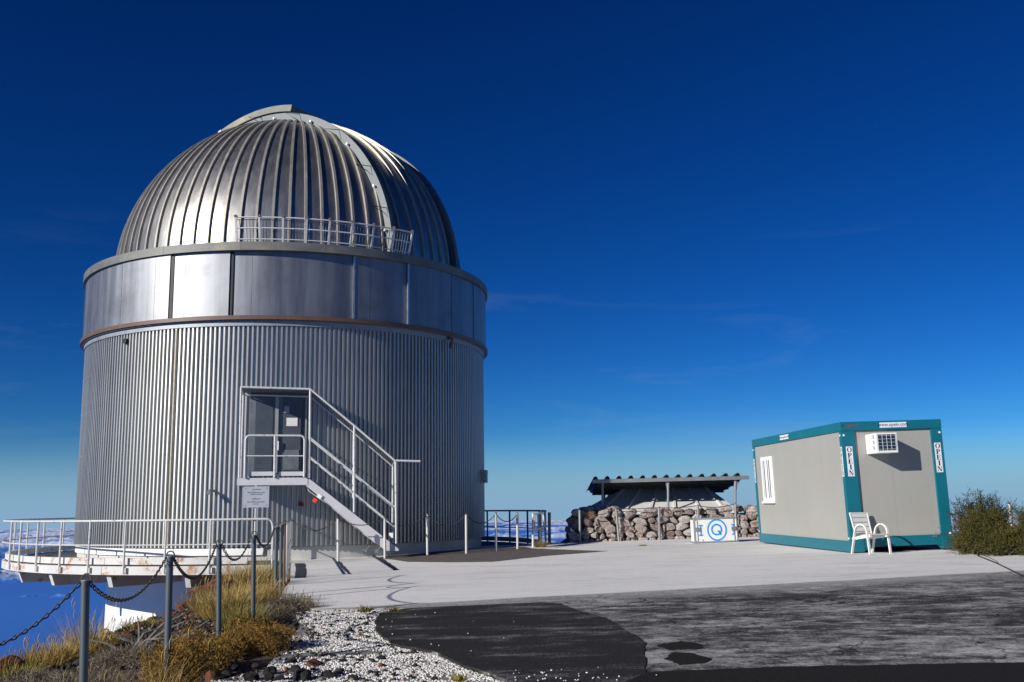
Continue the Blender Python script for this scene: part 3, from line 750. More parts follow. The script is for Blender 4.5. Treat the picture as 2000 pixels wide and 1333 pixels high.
# ============================================================ RING PLATFORM + RAILS
RP = 7.58; PA0, PA1 = -175.0, 10.2
pf = thing('ring_platform', 'white rust-streaked circular steel walkway round the foot of the drum', 'walkway', pol(-60, 6.4, -1.5))
def both(fn_):
    fn_(PA0, PA1); fn_(76, 160)
ringpart('deck', PA0, PA1, 5.0, RP-.06, -1.32, -1.26, 'deck', pf, 70); ringpart('deck', 74, 160, 5.0, RP-.06, -1.32, -1.26, 'deck', pf, 40)
for a in range(-170, 10, 30): ringpart('upper_beam', a+.05, min(a+29.95, 6), RP-.10, RP-.02, -1.235, -1.09, 'white_rust', pf, 14)
for a in range(-170, 10, 30): ringpart('lower_beam', a+.05, min(a+29.95, PA1), RP-.02, RP+.05, -1.46, -1.27, 'white_rust', pf, 14)
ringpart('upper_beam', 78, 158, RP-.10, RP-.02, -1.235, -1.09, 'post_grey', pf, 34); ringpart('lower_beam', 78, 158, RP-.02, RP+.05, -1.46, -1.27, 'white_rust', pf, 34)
for k, a in enumerate([pxaz(px, 1090, RP) for px in (210, 95, 33)]+[pxaz(210, 1090, RP)+15*q for q in (1, 2)]+[-95-14*q for q in range(6)]):
    p0, p1 = pol(a, 4.95, -1.60), pol(a, RP-.04, -1.60); tn = Vector((math.cos(R(a)), math.sin(R(a)), 0))*.06
    pts = [pol(a, 4.95, -1.33), pol(a, RP-.03, -1.33), pol(a, RP-.05, -1.47), pol(a, RP-.16, -1.75), pol(a, 4.95, -1.80)]
    MB().poly([q-tn for q in pts], tn*2, 1).build('bracket', 'white_rust', pf)
rg = thing('platform_railing', 'white peeling pipe railing round the outer edge of the circular walkway', 'railing', pol(-60, RP, -1.46))
RR = RP+.06
path = [pol(a, RR, -.255) for a in np.linspace(-175, 9.0, 90)]
endp = [pol(9.6, RR, -.27), pol(10.0, RR, -.33), pol(10.2, RR, -.45), pol(10.2, RR, -1.4)]
MB().tube(path+endp, .026, 8).build('top_rail', 'white_pipe', rg, True)
MB().tube([pol(a, RR, -.80) for a in np.linspace(-175, 10.1, 90)], .017, 6).build('mid_rail', 'white_pipe', rg, True)
for px in (1322, 1042, 787, 562):        # posts measured in the photograph, then on round the back
    pass
pazs = []
a = 5.2
for k in range(24):
    pazs.append(a); a -= 7.55
pazs = [pxaz(px, 1060, RR) for px in (410, 323, 244, 175, 119, 73, 40, 21)]+[-79-7.6*k for k in range(13)]
for a in pazs:
    p = MB().tube([pol(a, RR, -.255), pol(a, RR+.01, -1.42)], .026, 8).build('railing_post', 'white_pipe', rg)
    MB().bar(pol(a+.55, RR+.01, -1.30), pol(a+.55, RR+.01, -1.42), .05, .05).build('clamp', 'white_rust', p)
rg2 = thing('far_railing', 'dark backlit pipe railing beside the shaded side of the drum', 'railing', pol(100, RP, -1.46))
MB().tube([pol(a, RR+.1, -.22) for a in np.linspace(77, 160, 50)], .028, 8).build('top_rail', 'galv', rg2, True)
MB().tube([pol(a, RR+.1, -.78) for a in np.linspace(77, 160, 50)], .018, 6).build('mid_rail', 'galv', rg2, True)
for a in (77, 84, 92, 101, 111, 121, 131, 141, 151): MB().tube([pol(a, RR+.1, -.22), pol(a, RR+.1, -1.44)], .030, 8).build('railing_post', 'galv', rg2)
# little loop gate at the end of that railing
g0 = gnd(1041, 1070); gt = thing('loop_gate', 'white pipe end post with bent loop at the far railing', 'gate', g0)
gA = atY(1041, 1003, g0.y); gB = atY(1063, 1000, g0.y+.1)
MB().tube([g0, gA], .032, 8).build('gate_post', 'white_pipe', gt)
q0, q1 = atY(1043, 1005, g0.y), atY(1061, 1002, g0.y+.4); q2, q3 = atY(1063, 1030, g0.y+.4), atY(1045, 1034, g0.y)
MB().tube(rpath([q0, q1, q2, q3, q0], .07), .022, 8).build('gate_loop', 'white_pipe', gt)
b0 = gnd(1053, 1063); MB().tube([b0, atY(1051, 1002, b0.y)], .028, 8).build('gate_post', 'white_pipe', gt)

# pad-side white fence
fs_ = thing('pad_fence', 'short white pipe fence along the pad edge leading to the drum', 'fence', (-4.6, 21, gz(-4.6)))
fpts = [gnd(558.5, 1131), gnd(561, 1118), gnd(563.5, 1106), gnd(566, 1096)]
for p in fpts: MB().tube([p-Vector((0, 0, .05)), p+Vector((0, 0, .98))], .022, 8).build('fence_post', 'white_post', fs_)
MB().tube([fpts[0]+Vector((0, 0, .98)), fpts[-1]+Vector((0, 0, .98))], .022, 8).build('top_rail', 'galv', fs_)
MB().tube([fpts[0]+Vector((0, 0, .5)), fpts[-1]+Vector((0, 0, .5))], .016, 8).build('mid_rail', 'white_pipe', fs_)

# ============================================================ CHAIN POSTS AND CHAINS
def link_chain(a, b, sag, label, group, pitch=.031, wire=.0046, wid=.0115, name='chain'):
    a, b = Vector(a), Vector(b); n = max(4, int((a-b).length*1.06/pitch)); pts = []
    for i in range(n+1):
        t_ = i/n; p = a.lerp(b, t_); p.z -= sag*4*t_*(1-t_); pts.append(p)
    mb = MB()
    for i in range(n):
        p, q = pts[i], pts[i+1]; c_ = (p+q)/2; d = (q-p).normalized(); up = Vector((0, 0, 1)); s_v = d.cross(up).normalized(); u_v = s_v.cross(d)
        w_ = (s_v if i % 2 else u_v); w_ = (w_+(u_v if i % 2 else s_v)*.3).normalized(); Lh = pitch*.62
        loop = []
        for k in range(10):
            an = 2*math.pi*k/10; loop.append(c_+d*Lh*math.cos(an)+w_*wid*math.sin(an))
        mb.tube(loop, wire, 5, closed=True)
    o = mb.build(name, 'chain', None, 'all')
    return tag(o, label, 'chain', group)
def thin_chain(a, b, sag, label, group, r_=.011):
    a, b = Vector(a), Vector(b); n = 60; pts = []
    for i in range(n+1):
        t_ = i/n; p = a.lerp(b, t_); p.z -= sag*4*t_*(1-t_)+.006*math.sin(i*2.1); pts.append(p)
    o = MB().tube(pts, [r_*(1.25 if i % 2 else .7) for i in range(n+1)], 5).build('chain', 'chain'); return tag(o, label, 'chain', group)
near = [(167, 1135, 161, 1436, 6.4), (332, 1088, 325, 1345, 7.8), (428, 1063, 427, 1262, 10.2), (496, 1046, 494, 1222, 11.2), (540, 1030, 538, 1172, 13.75), (549.5, 1026, 548, 1167, 14.4), (556.5, 1022, 555, 1147, 16.3)]
tops = []
NL = ['thick grey steel post with an iron ring on top at the slope edge', 'tall grey post rising beside the round straw-brown cushion shrub', 'grey post standing between the two brown cushion shrubs', 'grey post in front of the tall straw grass clump', 'grey post at the corner where pad meets shrubs', 'rust-flecked grey post close behind the corner post on the pad edge', 'brown weathered post at the near end of white pad fence']
for i, (tx, ty, bx, by, Y) in enumerate(near):
    a, b = atY(tx, ty, Y), atY(bx, by, Y); b = b+(b-a).normalized()*.12
    root = thing('chain_post', NL[i], 'post', b, 'chain posts along the slope edge')
    MB().tube([b, a], .0265 if i < 6 else .022, 14).build('post_tube', 'post_grey' if i < 6 else 'rust', root, True)
    MB().tube([a, a+Vector((0, 0, .006))], .0265, 14).build('post_top', 'galv', root)
    ringp = [a+Vector((.033*math.cos(t_), .01, .005+.038*math.sin(t_))) for t_ in np.linspace(0, 2*math.pi, 15)[:-1]]
    MB().tube(ringp, .0055, 6, closed=True).build('chain_ring', 'chain', root, True)
    tops.append(a)
first_left = atY(-60, 1283, 6.0)
CLB = 'heavy rusty link chain sagging '
link_chain(atY(-190, 1250, 6.0), tops[0]-Vector((.03, 0, .01)), .22, CLB+'from the ring-topped post out over the sea view', 'chains along the slope edge')
CN = ['between the ring-topped post and the next grey post', 'in front of the white walkway beam', 'above the straw grass clump', 'beside the end of the walkway railing', 'between the two posts at the pad corner', 'to the brown weathered post']
for i in range(6): link_chain(tops[i]+Vector((.03, 0, -.015)), tops[i+1]-Vector((.03, 0, .005)), (.20, .23, .20, .17, .20, .16)[i], CLB+CN[i], 'chains along the slope edge')
# white posts in front of the drum
wp = [(660.5, 1097, 1014), (752, 1091.5, 1013), (835, 1085, 1006), (911, 1082, 1006), (969, 1078, 1004), (1011, 1073, 1004)]
WL = ['slim white chain post before the foot of the stair', 'slim white chain post covering the stair stringer end', 'rust-footed white chain post right of the stair foot', 'very rusty orange and white chain post on brown apron', 'chalky white chain post at the apron with rusty foot', 'clean white chain post near the loop gate']
wt = []
for i, (px, by, ty) in enumerate(wp):
    b = gnd(px, by); a = atY(px-.5, ty, b.y)
    root = thing('chain_post', WL[i], 'post', b, 'white chain posts before the drum')
    MB().tube([b-Vector((0, 0, .05)), a], .032, 10).build('post_tube', 'white_post', root, True)
    MB().tube([a-Vector((0, 0, .01)), a+Vector((0, 0, .04))], .022, 8).build('post_tip', 'rust', root)
    wt.append(a)
wt = [fpts[-1]+Vector((.02, -.0, .98))]+wt
WN = ['from the fence to the first white post', 'across the stair stringer', 'right of the stair foot', 'over the brown apron by the drum', 'between rusty and chalky white posts', 'to the clean post by the loop gate']
for i in range(6): thin_chain(wt[i], wt[i+1], (.26, .15, .22, .25, .22, .2)[i], 'thin rusty chain hanging '+WN[i], 'chains before the drum')
pp = gnd(1073, 1062); pd = atY(1073, 1001, pp.y)
r_ = thing('edge_post', 'lone dark square post at the back edge of the pad', 'post', pp); MB().tube([pp-Vector((0, 0, .1)), pd], .045, 4).build('post_tube', 'galv_dark', r_); MB().box((-.06, -.06, -.1), (.06, .06, .02), Matrix.Translation(pp)).build('post_foot', 'galv_dark', r_)

# ============================================================ STONE WALL
def ico(sub):
    bm = bmesh.new(); bmesh.ops.create_icosphere(bm, subdivisions=sub, radius=1); v = np.array([q.co[:] for q in bm.verts]); f = [[w.index for w in q.verts] for q in bm.faces]; bm.free(); return v, f
I1, I2, I3 = ico(1), ico(2), ico(3)
def rockmesh(seed, base=I2, amp=.28, flat=1.0, boxy=.0):
    rs = np.random.RandomState(seed); v = base[0].copy()
    for _ in range(13):
        d = rs.normal(size=3); d /= np.linalg.norm(d); k = v@d; cut = rs.uniform(.48, .88)
        v = v-np.outer(np.clip(k-cut, 0, None), d)*.92
    n = rs.normal(size=(3, 3)); v = v*(1+amp*.5*np.sin(v@n.T*2.2+rs.uniform(0, 6, 3)).sum(1, keepdims=True)/3)
    v = v*(1+rs.normal(size=(len(v), 1))*amp*.13); v[:, 2] *= flat
    me = bpy.data.meshes.new('rock'); me.from_pydata(v.tolist(), [], base[1]); return me
t = NT('wall_stone')
rn = t.rand(); nn2 = t.noise(2.2, 8, .7); n3 = t.noise(7, 5, .6)
c = t.mix(rn, (.20, .12, .09), (.46, .40, .37)); c = t.mix(t.rng(t.math('FRACT', t.math('MULTIPLY', rn, 7.3)), .70, .95), c, (.20, .085, .04))
c = t.mix(t.math('MULTIPLY', t.rng(nn2, .42, .56, 0, .95), t.rng(t.math('FRACT', t.math('MULTIPLY', rn, 3.7)), .15, .6, .25, 1)), c, (.70, .66, .63)); c = t.mix(t.rng(n3, .56, .72, 0, .75), c, (.10, .065, .05))
t.col(c); t.set(Roughness=.95); t.bump(t.noise(5, 7, .7), .8, .15); MATS['wall_stone'] = t.m
wl = thing('stone_wall', 'low dry-stone wall of lichen-pale lava boulders around the shelter', 'wall', (4.6, 29.9, gz(4.6)))
WY = 29.75
MB().box((1.95, WY+.06, -1.3), (10.2, WY+.55, -.36)).build('wall_core', 'mortar', wl)
smeshes = []
for i in range(14):
    me_ = rockmesh(100+i, I2, .20, 1); co = np.zeros(len(me_.vertices)*3); me_.vertices.foreach_get('co', co); co = co.reshape(-1, 3); co = np.sign(co)*np.abs(co)**.72*1.08; me_.vertices.foreach_set('co', co.ravel()); smeshes.append(me_)
for q in smeshes: q.polygons.foreach_set('use_smooth', [False]*len(q.polygons))
def stone(x, y, z, sx_, sy_, sz_, i, par=wl, m='wall_stone'):
    me = smeshes[i % len(smeshes)]
    M = Matrix.Translation((x, y, z)) @ Matrix.Rotation(rnd.uniform(-.35, .35), 4, 'Y') @ Matrix.Diagonal((sx_, sy_, sz_, 1)) @ Matrix.Rotation(rnd.choice((0, math.pi/2, math.pi, -math.pi/2))+rnd.uniform(-.4, .4), 4, 'Y')
    if not me.materials: me.materials.append(MATS[m])
    o = bpy.data.objects.new('stone', me); COL.objects.link(o); place(o, par, M); return o
cnt = 0
zrow = [(-1.09, .085, .5), (-.93, .10, .7), (-.74, .12, .9), (-.53, .125, 1.0), (-.36, .12, 1.1)]
for ri, (z, h, k) in enumerate(zrow):
    x = 1.95+rnd.uniform(0, .1)
    while x < 9.4:
        w = rnd.choice((.10, .12, .14, .16, .20, .24))*k+.045
        hh_ = h*rnd.uniform(.92, 1.28)
        stone(x+w, WY+rnd.uniform(-.04, .06), z+GB*(x-4)+rnd.uniform(-.03, .03)+(.05 if ri == 4 else 0), w*1.04, rnd.uniform(.13, .22), hh_*.98, cnt); cnt += 1
        if rnd.random() < .35: stone(x+2*w, WY+.02, z+rnd.choice((-.1, .1)), .07, .10, .06, cnt+3); cnt += 1
        x += 2*w*.98
# rugged dark end of the wall
for k in range(16):
    stone(1.82+rnd.uniform(-.12, .28), WY+rnd.uniform(.1, .9), -1.0+.047*k+rnd.uniform(-.03, .03), rnd.uniform(.16, .24), .26, rnd.uniform(.11, .16), k, m='wall_stone')
for k in range(8): stone(2.1+k*.14, WY+.55+rnd.uniform(-.1, .2), -.20+rnd.uniform(-.05, .03), .17, .2, .11, k)
for k in range(6): stone(7.1+k*.25, WY+.4+rnd.uniform(-.1, .2), -.24+rnd.uniform(-.03, .03), .2, .2, .12, k)
q = gnd(1117, 1061); wpn = MB().poly([atY(1114, 1061, 29.9), atY(1123, 1061, 29.9), atY(1123, 1040, 29.9), atY(1120, 1036, 29.9), atY(1114, 1030, 29.9)], (0, 1, 0), .05).build('white_board', 'white_wall', None)
tag(wpn, 'small white board leaning at the dark left end of stone wall', 'board')

# ============================================================ SHELTER
YF, YB = 30.3, 34.6
sh = thing('shelter', 'corrugated lean-to roof on thin posts over a white hipped bunker', 'shelter', (4.9, 32, -1))
fl, frr = atY(1158, 937, YF), atY(1459, 929.5, YF); bl_, br_ = atY(1144, 963, YB), atY(1416, 957.5, YB)
bl_.x = min(bl_.x, 2.75)
nsh = 13
for i in range(nsh):           # roof sheets with a crown each
    f0_, f1_ = fl.lerp(frr, i/nsh), fl.lerp(frr, (i+1)/nsh); b0_, b1_ = bl_.lerp(br_, i/nsh), bl_.lerp(br_, (i+1)/nsh)
    prof = [(0, 0), (.08, .075), (.22, .10), (.36, .075), (.44, 0), (1, 0)]
    vs = []
    for k, h in prof: vs += [f0_.lerp(f1_, k)+Vector((0, 0, h)), b0_.lerp(b1_, k)+Vector((0, 0, h))]
    for k, h in prof: vs += [f0_.lerp(f1_, k)+Vector((0, 0, h-.012)), b0_.lerp(b1_, k)+Vector((0, 0, h-.012))]
    n = len(prof); fs = []
    for j in range(n-1): fs += [(2*j, 2*j+2, 2*j+3, 2*j+1), (2*n+2*j, 2*n+2*j+1, 2*n+2*j+3, 2*n+2*j+2), (2*j, 2*n+2*j, 2*n+2*j+2, 2*j+2)]
    MB().add(vs, fs).build('roof_sheet', 'roof_dark', sh)
dn = Vector((0, 0, -.06))
MB().bar(fl+dn+Vector((-.02, -.02, 0)), frr+dn+Vector((.05, -.02, 0)), .05, .11).build('roof_edge', 'galv', sh)
for k in (.18, .42, .66, .9): MB().bar(fl.lerp(bl_, k)+dn*1.3+Vector((.2, 0, 0)), frr.lerp(br_, k)+dn*1.3+Vector((-.12, 0, 0)), .06, .10).build('purlin', 'roof_dark', sh)
for px, top, bot in ((1177, 940, 1000), (1305, 938, 1000), (1436, 934, 1012)):
    a, b = atY(px, top, YF+.05), atY(px, bot, YF+.05); MB().tube([a, b], .038, 8).build('shelter_post', 'galv', sh)
for px0, px1 in ((1313, 1305), (1441, 1436)): MB().tube([atY(px0-12 if px0 < 1400 else 1440, 941, YF+.05), atY(px1, 962, YF+.05)], .026, 6).build('brace', 'galv', sh)
for k in (.12, .86): 
    p = bl_.lerp(br_, k)+Vector((0, -.6, -.02)); MB().tube([p, Vector((p.x, p.y, -1))], .04, 8).build('shelter_post', 'roof_dark', sh)
    MB().tube([p+Vector((.22, 0, 0)), Vector((p.x, p.y, p.z-.35))], .03, 6).build('brace', 'roof_dark', sh)
# white hipped bunker
Bf, Bt, Bb = 30.45, 32.3, 34.2
b0_, b1_ = atY(1150, 1000, Bf), atY(1441, 990, Bf); t0_, t1_ = atY(1216, 959, Bt), atY(1383, 953, Bt)
zb_ = -.27; b0_.z = b1_.z = zb_; t0_.z = t1_.z = max(t0_.z, t1_.z)
mb = MB(); P = [b0_, b1_, Vector((b1_.x, Bb, zb_)), Vector((b0_.x, Bb, zb_)), t0_, t1_, Vector((t1_.x, Bt+.3, t1_.z)), Vector((t0_.x, Bt+.3, t0_.z))]
mb.hexa(P); mb.build('bunker_roof', 'mound_white', sh)
MB().box((b0_.x-.03, Bf-.06, -1.2), (b1_.x+.03, Bb+.05, zb_+.03)).build('bunker_wall', 'mound_white', sh)
for k in (.02, .21, .40, .59, .78, .97):
    a = b0_.lerp(b1_, .06+k*.88); tt = t0_.lerp(t1_, k); up = Vector((0, -.3, .9)).normalized()
    MB().bar(a+up*.02, tt+up*.02, .07, .05, up).build('roof_batten', 'mound_white', sh)
MB().bar(b0_+Vector((-.02, -.075, .035)), b1_+Vector((.02, -.075, .035)), .03, .05).build('bunker_drip', 'white_rust', sh)
# thin chain posts in front of the wall
wpost = [(1133, 1061, 997), (1209, 1057, 993.5), (1288, 1055, 992), (1364, 1050, 988), (1437, 1048, 984)]
wtp = []
WPL = ['thin grey post at the shaded left end of the stone wall', 'leaning thin grey post before the stone wall', 'thin grey post before the middle of the stone wall', 'thin grey post rising behind the lettered case', 'thin grey post right of the lettered case']
for i, (px, by, ty) in enumerate(wpost):
    Y = min(gnd(px, by).y, WY-.25); b = Vector(((atY(px, by, Y)).x, Y, 0)); b.z = gz(b.x)-.05; a = atY(px-(6 if i == 1 else 1), ty, Y)
    root = thing('wall_post', WPL[i], 'post', b, 'thin posts before the stone wall'); MB().tube([b, a], .034, 8).build('post_tube', 'galv', root); MB().tube([a, a+Vector((0, 0, .03))], .022, 6).build('post_tip', 'rust', root); wtp.append(a)
WCN = ['at the shaded wall end', 'left of the wall middle', 'right of the wall middle', 'above the lettered case']
for i in range(4): thin_chain(wtp[i], wtp[i+1], (.16, .02, .03, .08)[i], 'thin pale chain strung before the stone wall '+WCN[i], 'chains before the stone wall', .012)

# ============================================================ LETTERED CASE
c0, c1 = gnd(1357, 1062), gnd(1441, 1058.5); c1 = Vector((c1.x, c0.y+.12, gz(c1.x)))
ex = (c1-c0); Wd = ex.length; ex.normalize(); ez = Vector((0, 0, 1)); ez = (ez-ex*ez.dot(ex)).normalized()
Mc = frameM(c0+ez*.012, ex, ez); Hc = .64; Dc = .38
cs = thing('lettered_case', 'white flight case with aluminium edges and blue round letter logo', 'case', c0, M=Mc)
def cb(lo, hi, name, m, par=cs, bev=0): return MB().box(lo, hi).build(name, m, par, bevel=bev, M=Mc)
cb((.02, .02, -Dc), (Wd-.02, Hc-.02, -.012), 'case_body', 'box_white')
e_ = .035
for lo, hi in (((0, 0, -.03), (Wd, e_, 0)), ((0, Hc-e_, -.03), (Wd, Hc, 0)), ((0, e_, -.03), (e_, Hc-e_, 0)), ((Wd-e_, e_, -.03), (Wd, Hc-e_, 0)), ((.085, e_, -.025), (.112, Hc-e_, -.003)), ((Wd-.112, e_, -.025), (Wd-.085, Hc-e_, -.003)),
               ((0, Hc-e_, -Dc), (e_, Hc, -.03)), ((Wd-e_, Hc-e_, -Dc), (Wd, Hc, -.03)), ((0, 0, -Dc), (e_, e_, -.03)), ((Wd-e_, 0, -Dc), (Wd, e_, -.03)), ((0, Hc-e_, -Dc-.01), (Wd, Hc, -Dc+.02))): cb(lo, hi, 'edge_strip', 'alu')
for x in (0, Wd-.055):
    for y in (0, Hc-.055): cb((x-.004, y-.004, -.05), (x+.059, y+.059, .006), 'corner_cap', 'alu', bev=.012)
for x in (.045, Wd-.18): cb((x, Hc*.46, -.01), (x+.135, Hc*.62, .012), 'latch', 'galv', bev=.006)
lg = MB(); lx, ly = Wd*.525, Hc*.5
lg.add(*ell(lx, ly, .272, .29, .228, .245, 0, 360, 48)); lg.add(*ell(lx-.01, ly+.01, .155, .155, .108, .108, 0, 360, 40))
lg.add([(lx+.03, ly-.035, 0), (lx+.062, ly-.005, 0), (lx+.125, ly-.13, 0), (lx+.085, ly-.145, 0)], [(0, 3, 2, 1)])
lg.add([(lx+.00, ly-.03, 0), (lx+.02, ly-.005, 0), (lx+.07, ly-.045, 0), (lx+.05, ly-.07, 0)], [(0, 3, 2, 1)])
for x, xm in ((.19, 9), (Wd-.115, Wd-.088)):
    for vs, fs in (rect(x-.018, ly-.13, x+.022, ly+.13), rect(x-.055, ly-.145, min(x+.058, xm), ly-.108), rect(x-.055, ly+.108, min(x+.058, xm), ly+.145)): lg.add(vs, fs)
mkobj('case_lettering', (lambda m: (m.from_pydata([tuple(v) for v in lg.v], [], lg.f), m)[1])(bpy.data.meshes.new('case_lettering')), 'cyan', cs, M=Mc @ Matrix.Translation((0, 0, -.009)), fix=False)
cb((.22, .045, -.013), (.255, .085, -.0095), 'stain', 'yellow_stain'); cb((Wd-.19, Hc-.16, -.013), (Wd-.115, Hc-.05, -.0098), 'tape', 'paper')

# ============================================================ SITE CABIN
CW, CL, CH = 2.136, 5.62, 2.6
yaw = .0802; e1 = Vector((math.cos(yaw), math.sin(yaw), .0223)).normalized(); e2 = Vector((-math.sin(yaw), math.cos(yaw), .0006)); e2 = (e2-e1*e1.dot(e2)).normalized(); e3 = e1.cross(e2)
O = Vector((6.71, 19.983, -1.0447)); MCB = Matrix(((e1.x, e2.x, e3.x, O.x), (e1.y, e2.y, e3.y, O.y), (e1.z, e2.z, e3.z, O.z), (0, 0, 0, 1)))
cbn = thing('site_cabin', 'grey panelled portable cabin with teal steel frame', 'cabin', M=MCB)
def cx_(lo, hi, name, m, par=cbn, bev=0): return MB().box(lo, hi).build(name, m, par, bevel=bev, M=MCB)
PS, PL_, TB, BB = .285, .085, .185, .20     # post width short face, long face, top beam, bottom beam
posts = {}
for x0, x1 in ((0, PS), (CW-PS+.05, CW)):
    for y0, y1 in ((0, PL_+.02), (CL-PL_-.02, CL)): posts[(x0 > 0, y0 > 0)] = cx_((x0, y0, 0), (x1, y1, CH-TB), 'corner_post', 'teal', bev=.006)
tb1 = cx_((-.004, -.006, CH-TB+.004), (CW+.004, PL_+.03, CH), 'top_beam', 'teal', bev=.006)
cx_((-.004, CL-PL_-.03, CH-TB+.004), (CW+.004, CL+.006, CH), 'top_beam', 'teal', bev=.006)
tb2 = cx_((-.006, PL_+.033, CH-TB+.002), (.12, CL-PL_-.033, CH-.001), 'top_beam', 'teal', bev=.004); cx_((CW-.12, PL_+.033, CH-TB+.002), (CW+.004, CL-PL_-.033, CH-.001), 'top_beam', 'teal', bev=.004)
cx_((PS+.003, .01, .085), (CW-PS+.047, .10, .085+BB), 'bottom_beam', 'teal', bev=.004); cx_((PS+.003, CL-.1, .07), (CW-PS+.047, CL-.01, .07+BB), 'bottom_beam', 'teal')
cx_((.004, PL_+.023, .0), (.10, CL-PL_-.023, BB+.02), 'bottom_beam', 'teal', bev=.004); cx_((CW-.1, PL_+.023, .0), (CW-.004, CL-PL_-.023, BB+.02), 'bottom_beam', 'teal')
for xg in (PS, CW-PS+.05):   # foot gussets
    s = 1 if xg < 1 else -1
    MB().poly([(xg+s*.002, .02, .085), (xg+s*.09, .02, .085), (xg+s*.002, .02, .0)], (0, 1, 0), .06).build('foot_gusset', 'teal', cbn, M=MCB)
cx_((.05, .05, CH-.04), (CW-.05, CL-.05, CH-.012), 'roof', 'galv'); cx_((.06, .06, .09), (CW-.06, CL-.06, .16), 'floor', 'roof_dark')
# short face panels: fine vertical flutes, two sheets
def fluted(x0, x1, z0, z1, y, n, depth, name):
    mb = MB(); vs = []
    for i in range(n+1):
        x = x0+(x1-x0)*i/n
        for d in ((0,) if i in (0, n) else (0, depth, 0)):
            xx = x+(0 if i in (0, n) else 0)
            vs.append((xx, d))
    pts = []
    for i in range(n):
        a = x0+(x1-x0)*i/n; w = (x1-x0)/n
        pts += [(a, y), (a+w*.82, y), (a+w*.88, y+depth), (a+w*.96, y+depth)]
    pts.append((x1, y))
    V = [(p[0], p[1], z) for z in (z0, z1) for p in pts]; k = len(pts)
    return MB().add(V, [(i, i+1, k+i+1, k+i) for i in range(k-1)]).build(name, 'cabin_panel', cbn, M=MCB)
xa, xm, xb = PS+.02, PS+.02+(CW-2*PS)*.46, CW-PS+.05
fluted(xa, xm-.001, .085+BB, CH-TB, .045, 26, .0012, 'wall_panel'); fluted(xm+.001, xb, .085+BB, CH-TB, .045, 30, .0012, 'wall_panel')
cx_((PS, .05, .285), (CW-PS+.05, .075, CH-TB), 'panel_core', 'roof_dark')
nP = 5
for i in range(nP):       # long face sheets
    y0, y1 = PL_+.02+(CL-2*PL_-.04)*i/nP, PL_+.02+(CL-2*PL_-.04)*(i+1)/nP
    cx_((.028, y0+.002, BB+.02), (.07, y1-.002, CH-TB), 'wall_panel', 'cabin_panel')
cx_((CW-.08, PL_, .2), (CW-.03, CL-PL_, CH-TB), 'wall_panel', 'cabin_panel'); cx_((PS, CL-.09, .2), (CW-PS, CL-.04, CH-TB), 'wall_panel', 'cabin_panel')
# bolts
for (x, z) in ((.055, 2.33), (.055, .27), (CW-.055, 2.33), (CW-.055, .30)):
    for off in (0,): MB().tube([(x, .0, z), (x, -.012, z)], .022, 10).build('bolt', 'white_plastic', cbn, M=MCB)
for y in (.05, CL-.05):
    for z in (2.33, .27): MB().tube([(0, y, z), (-.012, y, z)], .020, 10).build('bolt', 'white_plastic', cbn, M=MCB)
# stickers with lettering
def M_short(x, z, off=.0): return MCB @ Matrix(((1, 0, 0, x), (0, 0, -1, -off), (0, 1, 0, z), (0, 0, 0, 1)))
def M_long(y, z, off=.0): return MCB @ Matrix(((0, 0, -1, -off), (-1, 0, 0, y), (0, 1, 0, z), (0, 0, 0, 1)))
def sticker(M, w, h, par): 
    return MB().box((-w/2, -h/2, 0), (w/2, h/2, .003)).build('sticker', 'sticker', par, M=M)
def glyph_obj(mb, m, par, M):
    me = bpy.data.meshes.new('lettering'); me.from_pydata([tuple(v) for v in mb.v], [], mb.f); mkobj('lettering', me, m, par, M=M, fix=False)
SH_ = .60
for x in (.145, CW-.125):
    M = M_short(x, 1.80 if x < 1 else 1.82, .001); s = sticker(M, .135, SH_, posts[(x > 1, False)]); glyph_obj(glyphs('OPEIN', .098, .098, .018), 'ink', s, M @ Matrix.Translation((0, .285, .0055)))
for y, w in ((.052, .088), (CL-.052, .088)):
    M = M_long(y, 1.80, .001); s = sticker(M, w, SH_, posts[(False, y > 1)]); glyph_obj(glyphs('OPEIN', .07, .098, .018), 'ink', s, M @ Matrix.Translation((0, .285, .0055)))
M = M_short(CW*.52, CH-.088, .007); s = sticker(M, .57, .105, tb1); mkobj('lettering', textmesh('www.opein.com', .098), 'ink', s, M=M @ Matrix.Translation((0, .006, .0055)), fix=False)
M = M_long(CL*.575, CH-.088, .008); s = sticker(M, .57, .105, tb2); mkobj('lettering', textmesh('www.opein.com', .098), 'ink', s, M=M @ Matrix.Translation((0, .006, .0055)), fix=False)
for k, ch in enumerate('C6AB709'):
    mkobj('serial_lettering', textmesh(ch, .075), 'ink' if k == 0 else 'ink_red', tb1, M=M_short(.06+k*.052, CH-.085, .0085), fix=False)
for k, ch in enumerate('C6AB709'):
    mkobj('serial_lettering', textmesh(ch, .07), 'ink_red', cbn, M=M_long(CL-.08-k*.06, CH-.085, .0085), fix=False)
cx_((CW-.42, -.0, .235), (CW-.32, .01, .265), 'maker_plate', 'galv')
# window with security bars on the long face
wy0, wy1, wz0, wz1 = 4.28, 5.08, 1.02, 2.12
win = cx_((.0, wy0, wz0), (.028, wy1, wz1), 'window', 'white_plastic', bev=.004)
for k, (ya, yb_) in enumerate(((.62, .665), (.52, .585), (.30, .35), (.17, .225))):
    cx_((-.0015, wy0+ya, wz0+.09), (.004, wy0+yb_, wz1-.09), 'pane', 'dark_glass', win)
for ya in (.09, .25, .40, .595, .69): cx_((-.010, wy0+ya-.02, wz0+.07), (.001, wy0+ya+.02, wz1-.07), 'window_bar', 'white_plastic', win)
MB().box((-.04, wy0-.02, wz0-.045), (.02, wy1+.02, wz0)).build('sill', 'white_plastic', win, M=MCB)
